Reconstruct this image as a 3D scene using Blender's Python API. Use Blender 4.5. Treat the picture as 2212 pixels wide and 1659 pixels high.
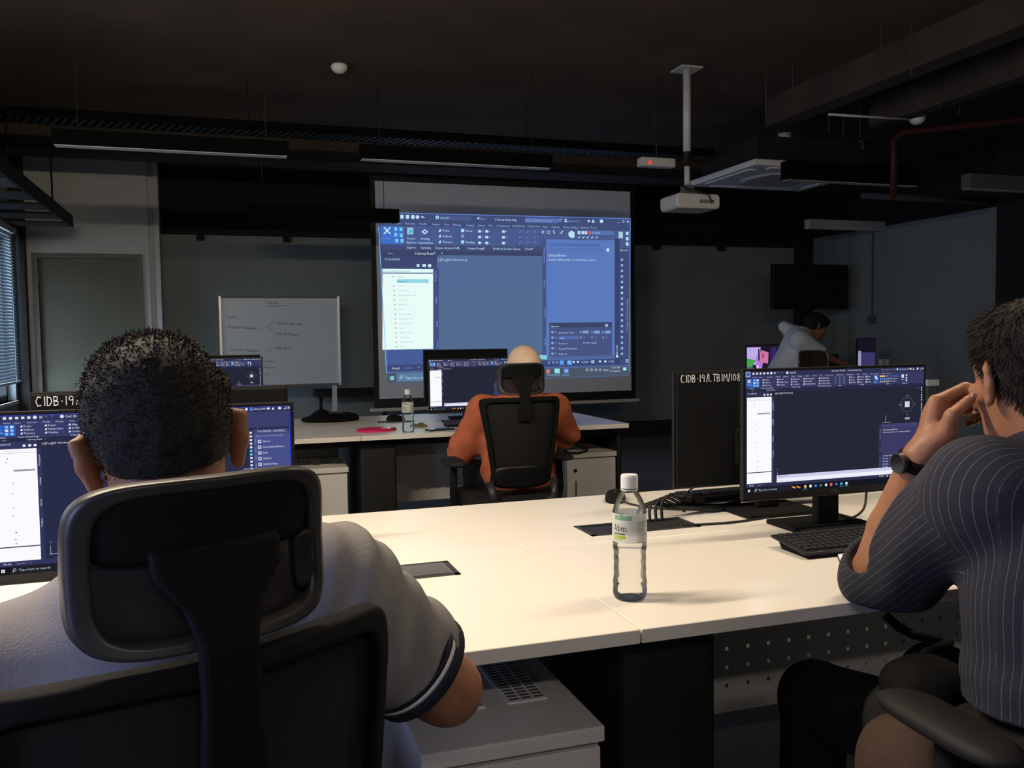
import bpy, bmesh, math, random
import numpy as np
from mathutils import Vector, Matrix
random.seed(7); rng = np.random.default_rng(7)
S = bpy.context.scene
for o in list(bpy.data.objects): bpy.data.objects.remove(o)
COL = S.collection
# ------------------------------------------------------------------ camera
FPX, CX, CY = 1885.0, 1106.0, 829.5
YAW, PIT, ROL, EYE = math.radians(18.16), math.radians(3.003), math.radians(0.786), 1.24
_f = np.array([math.sin(YAW)*math.cos(PIT), math.cos(YAW)*math.cos(PIT), -math.sin(PIT)])
_r = np.array([math.cos(YAW), -math.sin(YAW), 0.0]); _u = np.cross(_r, _f)
CR = math.cos(ROL)*_r - math.sin(ROL)*_u; CU = math.sin(ROL)*_r + math.cos(ROL)*_u; CD = _f
CC = np.array([0, 0, EYE])
def ray(x, y): return CD + CR*(x-CX)/FPX - CU*(y-CY)/FPX
def onz(x, y, z): v = ray(x, y); return CC + v*((z-EYE)/v[2])
def ony(x, y, Y): v = ray(x, y); return CC + v*(Y/v[1])
def onx(x, y, X): v = ray(x, y); return CC + v*(X/v[0])
cam = bpy.data.cameras.new('camera'); cam.sensor_width = 36; cam.lens = FPX/2212*36; cam.clip_start = 0.02
co = bpy.data.objects.new('camera', cam); COL.objects.link(co)
M3 = Matrix(((CR[0], CU[0], -CD[0]), (CR[1], CU[1], -CD[1]), (CR[2], CU[2], -CD[2])))
co.matrix_world = Matrix.Translation(Vector(CC)) @ M3.to_4x4()
S.camera = co
# ------------------------------------------------------------------ world, lights, exposure
S.view_settings.view_transform = 'Standard'; S.view_settings.look = 'None'
S.view_settings.exposure = 0.0; S.view_settings.gamma = 1.0; S.view_settings.use_curve_mapping = False
W = bpy.data.worlds.new('world'); S.world = W; W.use_nodes = True
W.node_tree.nodes['Background'].inputs[0].default_value = (0.45, 0.6, 0.85, 1)
W.node_tree.nodes['Background'].inputs[1].default_value = 0.5
def area(name, loc, rot, sx, sy, power, col, spread=180):
    l = bpy.data.lights.new(name, 'AREA'); l.shape = 'RECTANGLE'; l.size = sx; l.size_y = sy
    l.energy = power; l.color = col; l.spread = math.radians(spread)
    o = bpy.data.objects.new(name, l); COL.objects.link(o); o.location = loc; o.rotation_euler = rot
    return o
WARM = (1.0, 0.84, 0.62)
# ceiling strips that are switched on (x, y, radiance of the bulging diffuser, colour); their housings are built with the pendants below
LIT = [(-0.55, 1.95, 225, WARM), (1.95, 1.75, 72, WARM), (0.1, -1.45, 42, (1, .90, .80)), (2.6, -1.45, 42, (1, .90, .80))]
# daylight at the left wall's windows, and added fill at the middle one
area('window_daylight_and_fill', (-2.42, 8.35, 1.35), (0, -math.pi/2, 0), 1.7, 1.6, 130, (0.62, 0.80, 1.0))
area('window_daylight_and_fill', (-2.30, 4.5, 1.55), (0, -math.pi/2, 0), 1.3, 2.4, 20, (0.66, 0.80, 1.0))
area('window_daylight_and_fill', (-2.30, 0.1, 1.45), (0, -math.pi/2, 0), 1.1, 1.5, 50, (0.42, 0.52, 1.0))
# ------------------------------------------------------------------ helpers
def lin(c):
    c = np.array(c, float)/255.0
    return tuple(np.where(c <= .04045, c/12.92, ((c+.055)/1.055)**2.4))
def mat(name, col, rough=.6, metal=0., var=.08, scale=40., bump=0., trans=0., ior=1.45, alpha=1., spec=.5, srgb=True, coat=0.):
    m = bpy.data.materials.new(name); m.use_nodes = True; nt = m.node_tree; b = nt.nodes['Principled BSDF']
    c = lin(col) if srgb else col
    b.inputs['Roughness'].default_value = rough; b.inputs['Metallic'].default_value = metal
    b.inputs['Specular IOR Level'].default_value = spec; b.inputs['IOR'].default_value = ior
    b.inputs['Coat Weight'].default_value = coat
    if trans: b.inputs['Transmission Weight'].default_value = trans
    if alpha < 1: b.inputs['Alpha'].default_value = alpha
    tc = nt.nodes.new('ShaderNodeTexCoord'); no = nt.nodes.new('ShaderNodeTexNoise')
    no.inputs['Scale'].default_value = scale; no.inputs['Detail'].default_value = 4
    nt.links.new(tc.outputs['Object'], no.inputs['Vector'])
    rp = nt.nodes.new('ShaderNodeValToRGB')
    rp.color_ramp.elements[0].position = .3; rp.color_ramp.elements[1].position = .7
    rp.color_ramp.elements[0].color = tuple(max(0, x*(1-var)) for x in c)+(1,)
    rp.color_ramp.elements[1].color = tuple(min(1, x*(1+var)) for x in c)+(1,)
    nt.links.new(no.outputs['Fac'], rp.inputs['Fac']); nt.links.new(rp.outputs['Color'], b.inputs['Base Color'])
    if bump:
        bp = nt.nodes.new('ShaderNodeBump'); bp.inputs['Strength'].default_value = bump; bp.inputs['Distance'].default_value = .004
        nt.links.new(no.outputs['Fac'], bp.inputs['Height']); nt.links.new(bp.outputs['Normal'], b.inputs['Normal'])
    return m
def emat(name, col, strength=1.):
    m = bpy.data.materials.new(name); m.use_nodes = True; nt = m.node_tree
    nt.nodes.remove(nt.nodes['Principled BSDF'])
    e = nt.nodes.new('ShaderNodeEmission'); e.inputs[0].default_value = lin(col)+(1,); e.inputs[1].default_value = strength
    nt.links.new(e.outputs[0], nt.nodes['Material Output'].inputs[0]); return m
def attr_emat(name, strength=1.):
    m = emat(name, (0, 0, 0), strength); nt = m.node_tree
    a = nt.nodes.new('ShaderNodeVertexColor'); a.layer_name = 'Col'
    nt.links.new(a.outputs['Color'], nt.nodes['Emission'].inputs[0]); return m
def attr_mat(name, rough=.7):
    m = mat(name, (128, 128, 128), rough); nt = m.node_tree
    a = nt.nodes.new('ShaderNodeVertexColor'); a.layer_name = 'Col'
    nt.links.new(a.outputs['Color'], nt.nodes['Principled BSDF'].inputs['Base Color']); return m
MT = dict(
 wall=mat('painted_wall', (128, 135, 138), .8, var=.05, scale=3, bump=.05),
 wallwhite=mat('white_painted_wall', (196, 198, 200), .8, var=.03, scale=3, bump=.05),
 blackwall=mat('black_painted_wall', (30, 29, 28), .9, var=.15, scale=4),
 ceil=mat('dark_ceiling_paint', (76, 61, 49), .95, var=.2, scale=2.2),
 beam=mat('dark_beam_paint', (60, 52, 46), .95, var=.2, scale=3),
 floor=mat('charcoal_carpet', (92, 94, 96), .95, var=.35, scale=120, bump=.3),
 desk=mat('white_laminate', (232, 226, 218), .27, var=.015, scale=6, spec=.45),
 edge=mat('desk_edge_band', (205, 200, 196), .5, var=.02),
 pedw=mat('white_powder_coat', (205, 202, 198), .55, var=.02, scale=200, bump=.03),
 panel=mat('grey_perforated_steel', (205, 200, 193), .6, var=.03),
 legblk=mat('black_steel', (18, 18, 19), .6, var=.1),
 blk=mat('black_plastic', (15, 15, 16), .45, var=.1, scale=80),
 blkm=mat('black_matt_plastic', (14, 14, 15), .85, var=.1, scale=80, spec=.25),
 padm=mat('arm_pad_rubber', (28, 26, 25), .7, var=.1),
 rim=mat('dark_grey_plastic', (46, 45, 45), .38, var=.08),
 key=mat('keycap_plastic', (25, 25, 26), .5, var=.1, scale=300),
 grey=mat('grey_plastic', (92, 93, 95), .5, var=.05),
 boxlid=mat('anodised_grey', (86, 84, 84), .4, metal=.6, var=.05),
 silver=mat('silver_metal', (190, 192, 196), .3, metal=.9, var=.03),
 door=mat('olive_grey_door', (98, 98, 84), .6, var=.04, scale=2),
 doorframe=mat('door_frame_paint', (104, 103, 92), .6, var=.04),
 white=mat('white_plastic', (222, 222, 222), .45, var=.02),
 offw=mat('offwhite_plastic', (190, 190, 188), .5, var=.03),
 screenfab=mat('projection_fabric', (206, 214, 234), .9, var=.01),
 wb=mat('whiteboard_enamel', (190, 204, 216), .35, var=.01),
 alu=mat('aluminium_frame', (225, 226, 228), .35, metal=.4, var=.02),
 ink=mat('marker_ink', (60, 64, 70), .8, var=.2),
 chalk=mat('white_marker', (225, 225, 220), .8, var=.1),
 mesh=mat('black_chair_mesh', (12, 12, 13), .85, var=.3, scale=900, bump=.3),
 meshthin=mat('thin_chair_mesh', (30, 24, 22), .8, var=.3, scale=900, alpha=.82),
 skin=mat('skin', (150, 102, 76), .55, var=.10, scale=55, bump=.08),
 skin2=mat('tan_skin', (158, 108, 80), .5, var=.08, scale=60, bump=.08),
 hair=mat('black_hair', (15, 12, 10), .8, var=.5, scale=350, bump=.6),
 hairs=mat('hair_strand', (40, 31, 25), .75, var=.5, scale=200, spec=.3),
 polo=mat('grey_marl_polo', (128, 124, 124), .9, var=.10, scale=420, bump=.25),
 navy=mat('navy_rib', (26, 28, 44), .8, var=.1),
 khaki=mat('brown_cloth', (72, 54, 44), .9, var=.1, scale=30, bump=.2),
 dark=mat('black_trousers', (13, 12, 13), .9, var=.1),
 orange=mat('rust_orange_cloth', (188, 100, 66), .9, var=.12, scale=25, bump=.2),
 beige=mat('beige_cap_cloth', (228, 198, 168), .9, var=.05, scale=300, bump=.1),
 wshirt=mat('white_shirt_cloth', (205, 208, 216), .85, var=.04, scale=60, bump=.15),
 bag=mat('black_nylon', (10, 9, 9), .8, var=.2, scale=60, bump=.3, spec=.2),
 lampblk=mat('matt_black_lamp_paint', (9, 9, 9), .95, var=.1, spec=.1),
 pink=mat('pink_vinyl', (200, 30, 92), .5, var=.1),
 paper=mat('white_paper', (235, 235, 240), .8, var=.02),
 plumcover=mat('plum_cover', (70, 60, 110), .7, var=.05),
 wrapper=mat('olive_wrapper', (120, 115, 60), .5, var=.3, scale=60),
 redpipe=mat('dark_red_pipe', (60, 26, 22), .6, var=.1),
 blindm=mat('blue_grey_blind', (120, 130, 138), .6, var=.08),
 led=emat('red_led', (255, 40, 30), 2.0),
 tube=emat('lit_diffuser', (255, 240, 215), 3.0),
 lens=mat('lens_glass', (15, 15, 25), .1, var=.05),
 glass=mat('drinking_glass', (235, 240, 240), .08, var=.01, alpha=.5),
)
def tag(o, label=None, cat=None, group=None, kind=None):
    if label: o['label'] = label
    if cat: o['category'] = cat
    if group: o['group'] = group
    if kind: o['kind'] = kind
    return o
def thing(name, loc, label, cat, group=None, rz=0.):
    o = bpy.data.objects.new(name, None); COL.objects.link(o); o.location = loc; o.rotation_euler = (0, 0, rz)
    o.empty_display_size = .1
    return tag(o, label, cat, group)
def link(name, me, m=None, parent=None, smooth=False, loc=None, bevel=0., seg=2):
    o = bpy.data.objects.new(name, me); COL.objects.link(o)
    if m is not None:
        me.materials.clear()
        for q in (m if isinstance(m, (list, tuple)) else [m]): me.materials.append(q)
    if parent: o.parent = parent
    if loc is not None: o.location = loc
    if smooth: me.polygons.foreach_set('use_smooth', [True]*len(me.polygons))
    if bevel:
        b = o.modifiers.new('bevel', 'BEVEL'); b.width = bevel; b.segments = seg; b.limit_method = 'ANGLE'; b.angle_limit = math.radians(40)
    return o
def copy_tree(o, parent=None):
    c = o.copy(); COL.objects.link(c); c.parent = parent
    for ch in list(o.children): copy_tree(ch, c)
    return c
class MB:
    def __init__(s): s.v = []; s.f = []; s.m = []
    def add(s, vs, fs, mi=0):
        n = len(s.v); s.v += [tuple(map(float, q)) for q in vs]; s.f += [tuple(i+n for i in f) for f in fs]; s.m += [mi]*len(fs); return s
    def box(s, c, d, R=None, mi=0):
        vs = []
        for x in (-.5, .5):
            for y in (-.5, .5):
                for z in (-.5, .5):
                    p = np.array([x*d[0], y*d[1], z*d[2]])
                    if R is not None: p = R @ p
                    vs.append(p+np.array(c))
        return s.add(vs, [(0, 1, 3, 2), (4, 6, 7, 5), (0, 4, 5, 1), (2, 3, 7, 6), (0, 2, 6, 4), (1, 5, 7, 3)], mi)
    def bx(s, x0, x1, y0, y1, z0, z1, mi=0): return s.box(((x0+x1)/2, (y0+y1)/2, (z0+z1)/2), (x1-x0, y1-y0, z1-z0), None, mi)
    def tube(s, pts, r, n=8, mi=0, caps=True):
        pts = [np.array(p, float) for p in pts]; k = len(pts); rs = r if isinstance(r, (list, tuple)) else [r]*k
        up = np.array([0, 0, 1.]); vs = []; prev = None
        for i, p in enumerate(pts):
            t = pts[min(i+1, k-1)]-pts[max(i-1, 0)]; t = t/(np.linalg.norm(t)+1e-12)
            a = (np.cross(t, up) if abs(t[2]) < .95 else np.cross(t, np.array([1., 0, 0]))) if prev is None else prev-t*(prev@t)
            a = a/(np.linalg.norm(a)+1e-12); b = np.cross(t, a); prev = a
            for j in range(n):
                w = 2*math.pi*j/n; vs.append(p+rs[i]*(a*math.cos(w)+b*math.sin(w)))
        fs = [(i*n+j, i*n+(j+1) % n, (i+1)*n+(j+1) % n, (i+1)*n+j) for i in range(k-1) for j in range(n)]
        if caps: fs += [tuple(range(n))[::-1], tuple((k-1)*n+j for j in range(n))]
        return s.add(vs, fs, mi)
    def lathe(s, prof, c=(0, 0, 0), n=32, mi=0, caps=True):
        vs = []; k = len(prof)
        for (r, z) in prof:
            for j in range(n):
                w = 2*math.pi*j/n; vs.append((c[0]+r*math.cos(w), c[1]+r*math.sin(w), c[2]+z))
        fs = [(i*n+j, i*n+(j+1) % n, (i+1)*n+(j+1) % n, (i+1)*n+j) for i in range(k-1) for j in range(n)]
        if caps: fs += [tuple(range(n))[::-1], tuple((k-1)*n+j for j in range(n))]
        return s.add(vs, fs, mi)
    def prism(s, poly, y0, y1, mi=0, ax=1):
        # polygon in the plane across axis ax, extruded along ax from y0 to y1
        o = [i for i in range(3) if i != ax]; n = len(poly); vs = []
        for q in (y0, y1):
            for p in poly:
                v = [0, 0, 0]; v[o[0]] = p[0]; v[o[1]] = p[1]; v[ax] = q; vs.append(v)
        return s.add(vs, [tuple(range(n)), tuple(range(2*n-1, n-1, -1))]+[(i, i+n, (i+1) % n+n, (i+1) % n) for i in range(n)], mi)
    def ell(s, c, r, nu=16, nv=10, mi=0):
        return s.lathe([(max(1e-4, math.sin(math.pi*i/nv)), -math.cos(math.pi*i/nv)) for i in range(nv+1)], n=nu, mi=mi)._xf(nu*(nv+1), c, r)
    def _xf(s, n, c, r):
        for i in range(len(s.v)-n, len(s.v)): s.v[i] = tuple(s.v[i][k]*r[k]+c[k] for k in range(3))
        return s
    def pad(s, a, b, yf, th, e=5., s0=0., nr=6, nt=56, c=(0, 0, 0), mi=0, taper=0.):
        """rounded-rectangle slab (or ring when s0>0) in xz, bent by y=yf(x,z), thickness th along y"""
        rings = [s0+(1-s0)*i/nr for i in range(nr+1)] if s0 else [.02]+[i/nr for i in range(1, nr+1)]
        vs = []; N = len(rings)
        for side in (-1, 1):
            for q in rings:
                for j in range(nt):
                    w = 2*math.pi*j/nt; cw, sw = math.cos(w), math.sin(w)
                    x = q*a*math.copysign(abs(cw)**(2/e), cw); z = q*b*math.copysign(abs(sw)**(2/e), sw); x *= 1+taper*z/b
                    edge = (1-.55*max(0, (q-.86)/.14)) if not s0 else 1
                    vs.append((c[0]+x, c[1]+yf(x, z)+side*th/2*edge, c[2]+z))
        L = N*nt; fs = []
        for i in range(N-1):
            for j in range(nt):
                k = (j+1) % nt
                fs.append((i*nt+j, (i+1)*nt+j, (i+1)*nt+k, i*nt+k)[::-1]); fs.append((L+i*nt+j, L+(i+1)*nt+j, L+(i+1)*nt+k, L+i*nt+k))
        for j in range(nt):
            k = (j+1) % nt; i = (N-1)*nt
            fs.append((i+j, i+k, L+i+k, L+i+j))
            if s0: fs.append((j, L+j, L+k, k))
        if not s0: fs += [tuple(range(nt)), tuple(L+j for j in range(nt))[::-1]]
        return s.add(vs, fs, mi)
    def mesh(s, name):
        me = bpy.data.meshes.new(name); me.from_pydata(s.v, [], s.f)
        if any(s.m): me.polygons.foreach_set('material_index', s.m)
        bm = bmesh.new(); bm.from_mesh(me); bmesh.ops.recalc_face_normals(bm, faces=bm.faces); bm.to_mesh(me); bm.free()
        return me
    def build(s, name, m, parent=None, smooth=False, bevel=0., loc=None, seg=2): return link(name, s.mesh(name), m, parent, smooth, loc, bevel, seg)
def rotz(a): c, s = math.cos(a), math.sin(a); return np.array([[c, -s, 0], [s, c, 0], [0, 0, 1.]])
def rotx(a): c, s = math.cos(a), math.sin(a); return np.array([[1, 0, 0], [0, c, -s], [0, s, c]])
def roty(a): c, s = math.cos(a), math.sin(a); return np.array([[c, 0, s], [0, 1, 0], [-s, 0, c]])
# ---- flat print: text outlines and coloured patches gathered into one mesh per print
_tc = {}
def text_geo(t):
    if t not in _tc:
        cu = bpy.data.curves.new('t', 'FONT'); cu.body = t; cu.size = 1.; cu.resolution_u = 1
        ob = bpy.data.objects.new('t', cu); COL.objects.link(ob)
        me = bpy.data.meshes.new_from_object(ob)
        _tc[t] = ([(v.co.x, v.co.y) for v in me.vertices], [tuple(p.vertices) for p in me.polygons])
        bpy.data.objects.remove(ob); bpy.data.curves.remove(cu); bpy.data.meshes.remove(me)
    return _tc[t]
class Print:
    """2-D drawing: x right, y down; layers keep later patches in front"""
    def __init__(s): s.p = []; s.f = []; s.c = []; s.L = 0
    def poly(s, pts, col):
        n = len(s.p); s.L += 1
        s.p += [(x, y, s.L) for x, y in pts]; s.f.append(tuple(range(n, n+len(pts)))); s.c.append(col)
    def r(s, x, y, w, h, col, sl=0.): s.poly([(x, y), (x, y+h), (x+w, y+h+sl*w), (x+w, y+sl*w)], col)
    def line(s, x0, y0, x1, y1, w, col):
        dx, dy = x1-x0, y1-y0; l = math.hypot(dx, dy) or 1; nx, ny = -dy/l*w/2, dx/l*w/2
        s.poly([(x0+nx, y0+ny), (x1+nx, y1+ny), (x1-nx, y1-ny), (x0-nx, y0-ny)], col)
    def ring(s, x, y, r, w, col, n=24):
        for i in range(n):
            a, b = 2*math.pi*i/n, 2*math.pi*(i+1)/n
            s.poly([(x+(r+q)*math.cos(t), y+(r+q)*math.sin(t)) for t, q in ((a, 0), (a, w), (b, w), (b, 0))], col)
    def disc(s, x, y, r, col, n=14): s.poly([(x+r*math.cos(-2*math.pi*i/n), y+r*math.sin(-2*math.pi*i/n)) for i in range(n)], col)
    def t(s, x, y, h, txt, col, sl=0., rot=False, wx=1.):
        vs, fs = text_geo(txt); n = len(s.p); s.L += 1; k = h/.72
        for (a, b) in vs:
            if rot: s.p.append((x-b*k, y-a*k*wx, s.L))
            else: s.p.append((x+a*k*wx, y+h-b*k+sl*a*k*wx, s.L))
        for f in fs: s.f.append(tuple(n+i for i in f)); s.c.append(col)
    def build(s, name, m, parent, fn):
        mx = max(1, s.L)
        me = bpy.data.meshes.new(name); me.from_pydata([tuple(fn(x, y, l/mx)) for x, y, l in s.p], [], s.f)
        ca = me.color_attributes.new('Col', 'FLOAT_COLOR', 'CORNER'); arr = []
        for f, c in zip(s.f, s.c): arr += (list(lin(c))+[1.])*len(f)
        ca.data.foreach_set('color', arr)
        return link(name, me, m, parent)
SCRM = attr_emat('lit_screen_pixels', 1.0); PROJM = attr_emat('projected_light', 1.0); INKM = attr_mat('printed_ink')
# ---- signed-distance sculpting for bodies and cloth
class SDF:
    def __init__(s, lo, hi, h):
        s.lo = np.array(lo, np.float32); s.h = h; s.n = np.ceil((np.array(hi)-s.lo)/h).astype(int)+1
        s.ax = [s.lo[i]+h*np.arange(s.n[i], dtype=np.float32) for i in range(3)]
        s.f = np.full(s.n, .5, np.float32)
    def sub(s, lo, hi):
        sl = []
        for i in range(3):
            a = max(0, int((lo[i]-s.lo[i])/s.h)); b = min(s.n[i], int((hi[i]-s.lo[i])/s.h)+2)
            if b <= a: return None
            sl.append(slice(a, b))
        g = [s.ax[i][sl[i]] for i in range(3)]
        return tuple(sl), g[0][:, None, None], g[1][None, :, None], g[2][None, None, :]
    def put(s, sl, d, k, op):
        f = s.f[sl]; d = d.astype(np.float32)
        if op == 's': d = -d; h = np.clip(.5-.5*(d-f)/-k, 0, 1) if False else None
        if op == 'u':
            h = np.clip(.5+.5*(d-f)/k, 0, 1); r = d*(1-h)+f*h-k*h*(1-h)
        else:
            h = np.clip(.5-.5*(d-f)/k, 0, 1); r = d*(1-h)+f*h+k*h*(1-h)
        s.f[sl] = r
    def cap(s, a, b, ra, rb=None, k=.015, op='u', sq=None, n=None):
        rb = ra if rb is None else rb; a = np.array(a, float); b = np.array(b, float); R = max(ra, rb)*(max(1., sq) if sq else 1)+k+.03
        q = s.sub(np.minimum(a, b)-R, np.maximum(a, b)+R)
        if q is None: return s
        sl, X, Y, Z = q; ba = b-a; L = ba@ba+1e-9
        px, py, pz = X-a[0], Y-a[1], Z-a[2]
        t = np.clip((px*ba[0]+py*ba[1]+pz*ba[2])/L, 0, 1)
        px, py, pz = px-ba[0]*t, py-ba[1]*t, pz-ba[2]*t
        if sq:
            n = np.array(n, float); n /= np.linalg.norm(n); w = (px*n[0]+py*n[1]+pz*n[2])*(1/sq-1)
            px, py, pz = px+w*n[0], py+w*n[1], pz+w*n[2]
        d = np.sqrt(px*px+py*py+pz*pz)-(ra+(rb-ra)*t)
        if sq and sq < 1: d = d*sq
        s.put(sl, d, k, op); return s
    def ell(s, c, r, R=None, k=.015, op='u'):
        c = np.array(c, float); r = np.array(r, float); m = max(r)+k+.03
        q = s.sub(c-m, c+m)
        if q is None: return s
        sl, X, Y, Z = q; px, py, pz = X-c[0], Y-c[1], Z-c[2]
        if R is not None: px, py, pz = [R[0, i]*px+R[1, i]*py+R[2, i]*pz for i in range(3)]
        k0 = np.sqrt((px/r[0])**2+(py/r[1])**2+(pz/r[2])**2); k1 = np.sqrt((px/r[0]**2)**2+(py/r[1]**2)**2+(pz/r[2]**2)**2)+1e-6
        s.put(sl, k0*(k0-1)/k1, k, op); return s
    def plane(s, p, n, lo=None, hi=None):
        """keep the side where (x-p).n<0"""
        q = s.sub(s.lo if lo is None else lo, s.lo+s.h*s.n if hi is None else hi); sl, X, Y, Z = q
        n = np.array(n, float); n /= np.linalg.norm(n)
        s.f[sl] = np.maximum(s.f[sl], (X-p[0])*n[0]+(Y-p[1])*n[1]+(Z-p[2])*n[2]); return s
    def disp(s, fn):
        s.f += fn(s.ax[0][:, None, None], s.ax[1][None, :, None], s.ax[2][None, None, :]).astype(np.float32); return s
    def verts(s):
        f = s.f; f[0] = f[-1] = .5; f[:, 0] = f[:, -1] = .5; f[:, :, 0] = f[:, :, -1] = .5
        g = f < 0; c = np.zeros(np.array(f.shape)-1, np.int8)
        cor = [(i, j, k) for i in (0, 1) for j in (0, 1) for k in (0, 1)]
        n0, n1, n2 = c.shape
        for i, j, k in cor: c += g[i:i+n0, j:j+n1, k:k+n2]
        act = (c > 0) & (c < 8); ai = np.argwhere(act); idx = np.full(c.shape, -1, np.int64); idx[act] = np.arange(len(ai))
        acc = np.zeros((len(ai), 3)); w = np.zeros(len(ai))
        for a in cor:
            for ax in range(3):
                if a[ax]: continue
                b = list(a); b[ax] = 1
                v0 = f[tuple((ai+a).T)]; v1 = f[tuple((ai+b).T)]; m = (v0 < 0) != (v1 < 0)
                t = np.where(m, v0/np.where(m, v0-v1, 1), 0)
                p = np.tile(np.array(a, float), (len(ai), 1)); p[:, ax] += t
                acc[m] += p[m]; w[m] += 1
        V = s.lo+s.h*(ai+acc/np.maximum(w, 1)[:, None]); F = []
        for ax in range(3):
            o1, o2 = (ax+1) % 3, (ax+2) % 3
            lo = [slice(None)]*3; hi = [slice(None)]*3; lo[ax] = slice(0, -1); hi[ax] = slice(1, None)
            A, B = g[tuple(lo)], g[tuple(hi)]; e = np.argwhere(A != B)
            e = e[(e[:, o1] > 0) & (e[:, o2] > 0) & (e[:, o1] < f.shape[o1]-1) & (e[:, o2] < f.shape[o2]-1)]
            if not len(e): continue
            q = []
            for d1, d2 in ((-1, -1), (0, -1), (0, 0), (-1, 0)):
                z = e.copy(); z[:, o1] += d1; z[:, o2] += d2; q.append(idx[tuple(z.T)])
            q = np.stack(q, 1); ins = A[tuple(e.T)]; q[~ins] = q[~ins][:, ::-1]; F.append(q)
        F = np.concatenate(F); return V, F[(F >= 0).all(1)]
    def build(s, name, m, parent=None, base=(0, 0, 0), relax=1):
        V, F = s.verts()
        for _ in range(relax):
            a = np.zeros_like(V); c = np.zeros(len(V))
            for i in range(4):
                for j in (F[:, (i+1) % 4], F[:, (i+3) % 4]): np.add.at(a, F[:, i], V[j]); np.add.at(c, F[:, i], 1)
            V = V*.4+.6*a/np.maximum(c, 1)[:, None]
        me = bpy.data.meshes.new(name); me.from_pydata((V-np.array(base)).tolist(), [], F.tolist())
        return link(name, me, m, parent, True)
# ================================================================== the setting
def struct(name, mb, m, parent=None, **k):
    o = mb.build(name, m, parent, **k)
    if parent is None: o['kind'] = 'structure'
    return o
YF, YW, XL, XR, ZC = 9.72, 9.45, -1.88, 7.15, 3.05      # front wall, white wall, left wall, right wall, ceiling
XC = -.59                                              # corner of the white wall
struct('floor', MB().bx(-2.2, 8.2, -4.3, 10.0, -.1, 0), MT['floor'])
struct('ceiling', MB().bx(-2.2, 8.2, -4.3, 10.0, ZC, ZC+.15), MT['ceil'])
ZB = 2.39
wf = struct('wall_front', MB().bx(XC, XR, YF, YF+.15, 0, ZB), MT['wall'])
link('upper_wall', MB().bx(XC, XR+.2, YF-.05, YF+.15, ZB, ZC).mesh('u'), MT['blackwall'], wf)
link('ledge', MB().bx(XC, XR, YF-.09, YF, ZB-.03, ZB+.03).mesh('u'), MT['blackwall'], wf)
for px in (433, 620, 1420, 1560):
    p = ony(px, 515, YF-.06); link('bracket', MB().bx(p[0]-.04, p[0]+.04, YF-.07, YF, ZB-.09, ZB-.02).mesh('b'), MT['blackwall'], wf)
# white wall beside the window with the door in it
dx0, dx1, dz1 = ony(87, 700, YW)[0], ony(301, 700, YW)[0], ony(200, 559, YW)[2]
ww = struct('wall_front_left', MB().bx(XL-.1, dx0-.05, YW, YW+.2, 0, ZC).bx(dx1+.05, XC-.1, YW, YW+.2, 0, ZC).bx(dx0-.05, dx1+.05, YW, YW+.2, dz1+.05, ZC)
       .bx(XC-.045, XC, YW-.01, YF+.1, 0, ZC).bx(XC-.1, XC-.045, YW+.06, YW+.2, 0, ZC), MT['wallwhite'])
d = tag(bpy.data.objects.new('door_1', None), kind='structure'); COL.objects.link(d); d.location = ((dx0+dx1)/2, YW, 0)
hw = (dx1-dx0)/2
MB().bx(-hw-.05, -hw, -.02, .12, 0, dz1+.05).bx(hw, hw+.05, -.02, .12, 0, dz1+.05).bx(-hw, hw, -.02, .12, dz1, dz1+.05).build('door_frame', MT['doorframe'], d)
lf = MB().bx(-hw+.004, hw-.004, .035, .08, .01, dz1-.006).build('door_leaf', MT['door'], d)
for z in (.3, 1.1, 1.9): MB().bx(-hw-.012, -hw+.012, .01, .045, z-.05, z+.05).build('hinge', MT['grey'], d)
MB().tube([(hw-.09, .035, 1.0), (hw-.09, -.015, 1.0), (hw-.2, -.015, 1.0)], .01).build('door_handle', MT['silver'], d)
# left wall with two windows, plus an unseen middle one added for fill light
def wall_left():
    mb = MB(); wins = [(-.65, .85), (3.3, 5.7), (7.45, 9.25)]; z0, z1 = .72, 2.25; y = -4.3
    for a, b in wins:
        mb.bx(XL-.18, XL, y, a, 0, ZC); mb.bx(XL-.18, XL, a, b, 0, z0); mb.bx(XL-.18, XL, a, b, z1, ZC); y = b
    mb.bx(XL-.18, XL, y, 9.7, 0, ZC)
    return struct('wall_left', mb, MT['wall']), wins, z0, z1
wl, wins, wz0, wz1 = wall_left()
for i, (a, b) in enumerate(wins):
    w = tag(bpy.data.objects.new('window_%d' % (i+1), None), kind='structure'); COL.objects.link(w); w.location = (XL-.1, (a+b)/2, 0)
    h = (b-a)/2
    MB().bx(-.03, .03, -h, -h+.05, wz0, wz1).bx(-.03, .03, h-.05, h, wz0, wz1).bx(-.03, .03, -h, h, wz0, wz0+.05).bx(-.03, .03, -h, h, wz1-.05, wz1).bx(-.03, .03, -.025, .025, wz0, wz1).build('window_frame', MT['legblk'], w)
    MB().bx(.03, .12, -h, h, wz0-.03, wz0).build('window_sill', MT['wallwhite'], w)
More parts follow.
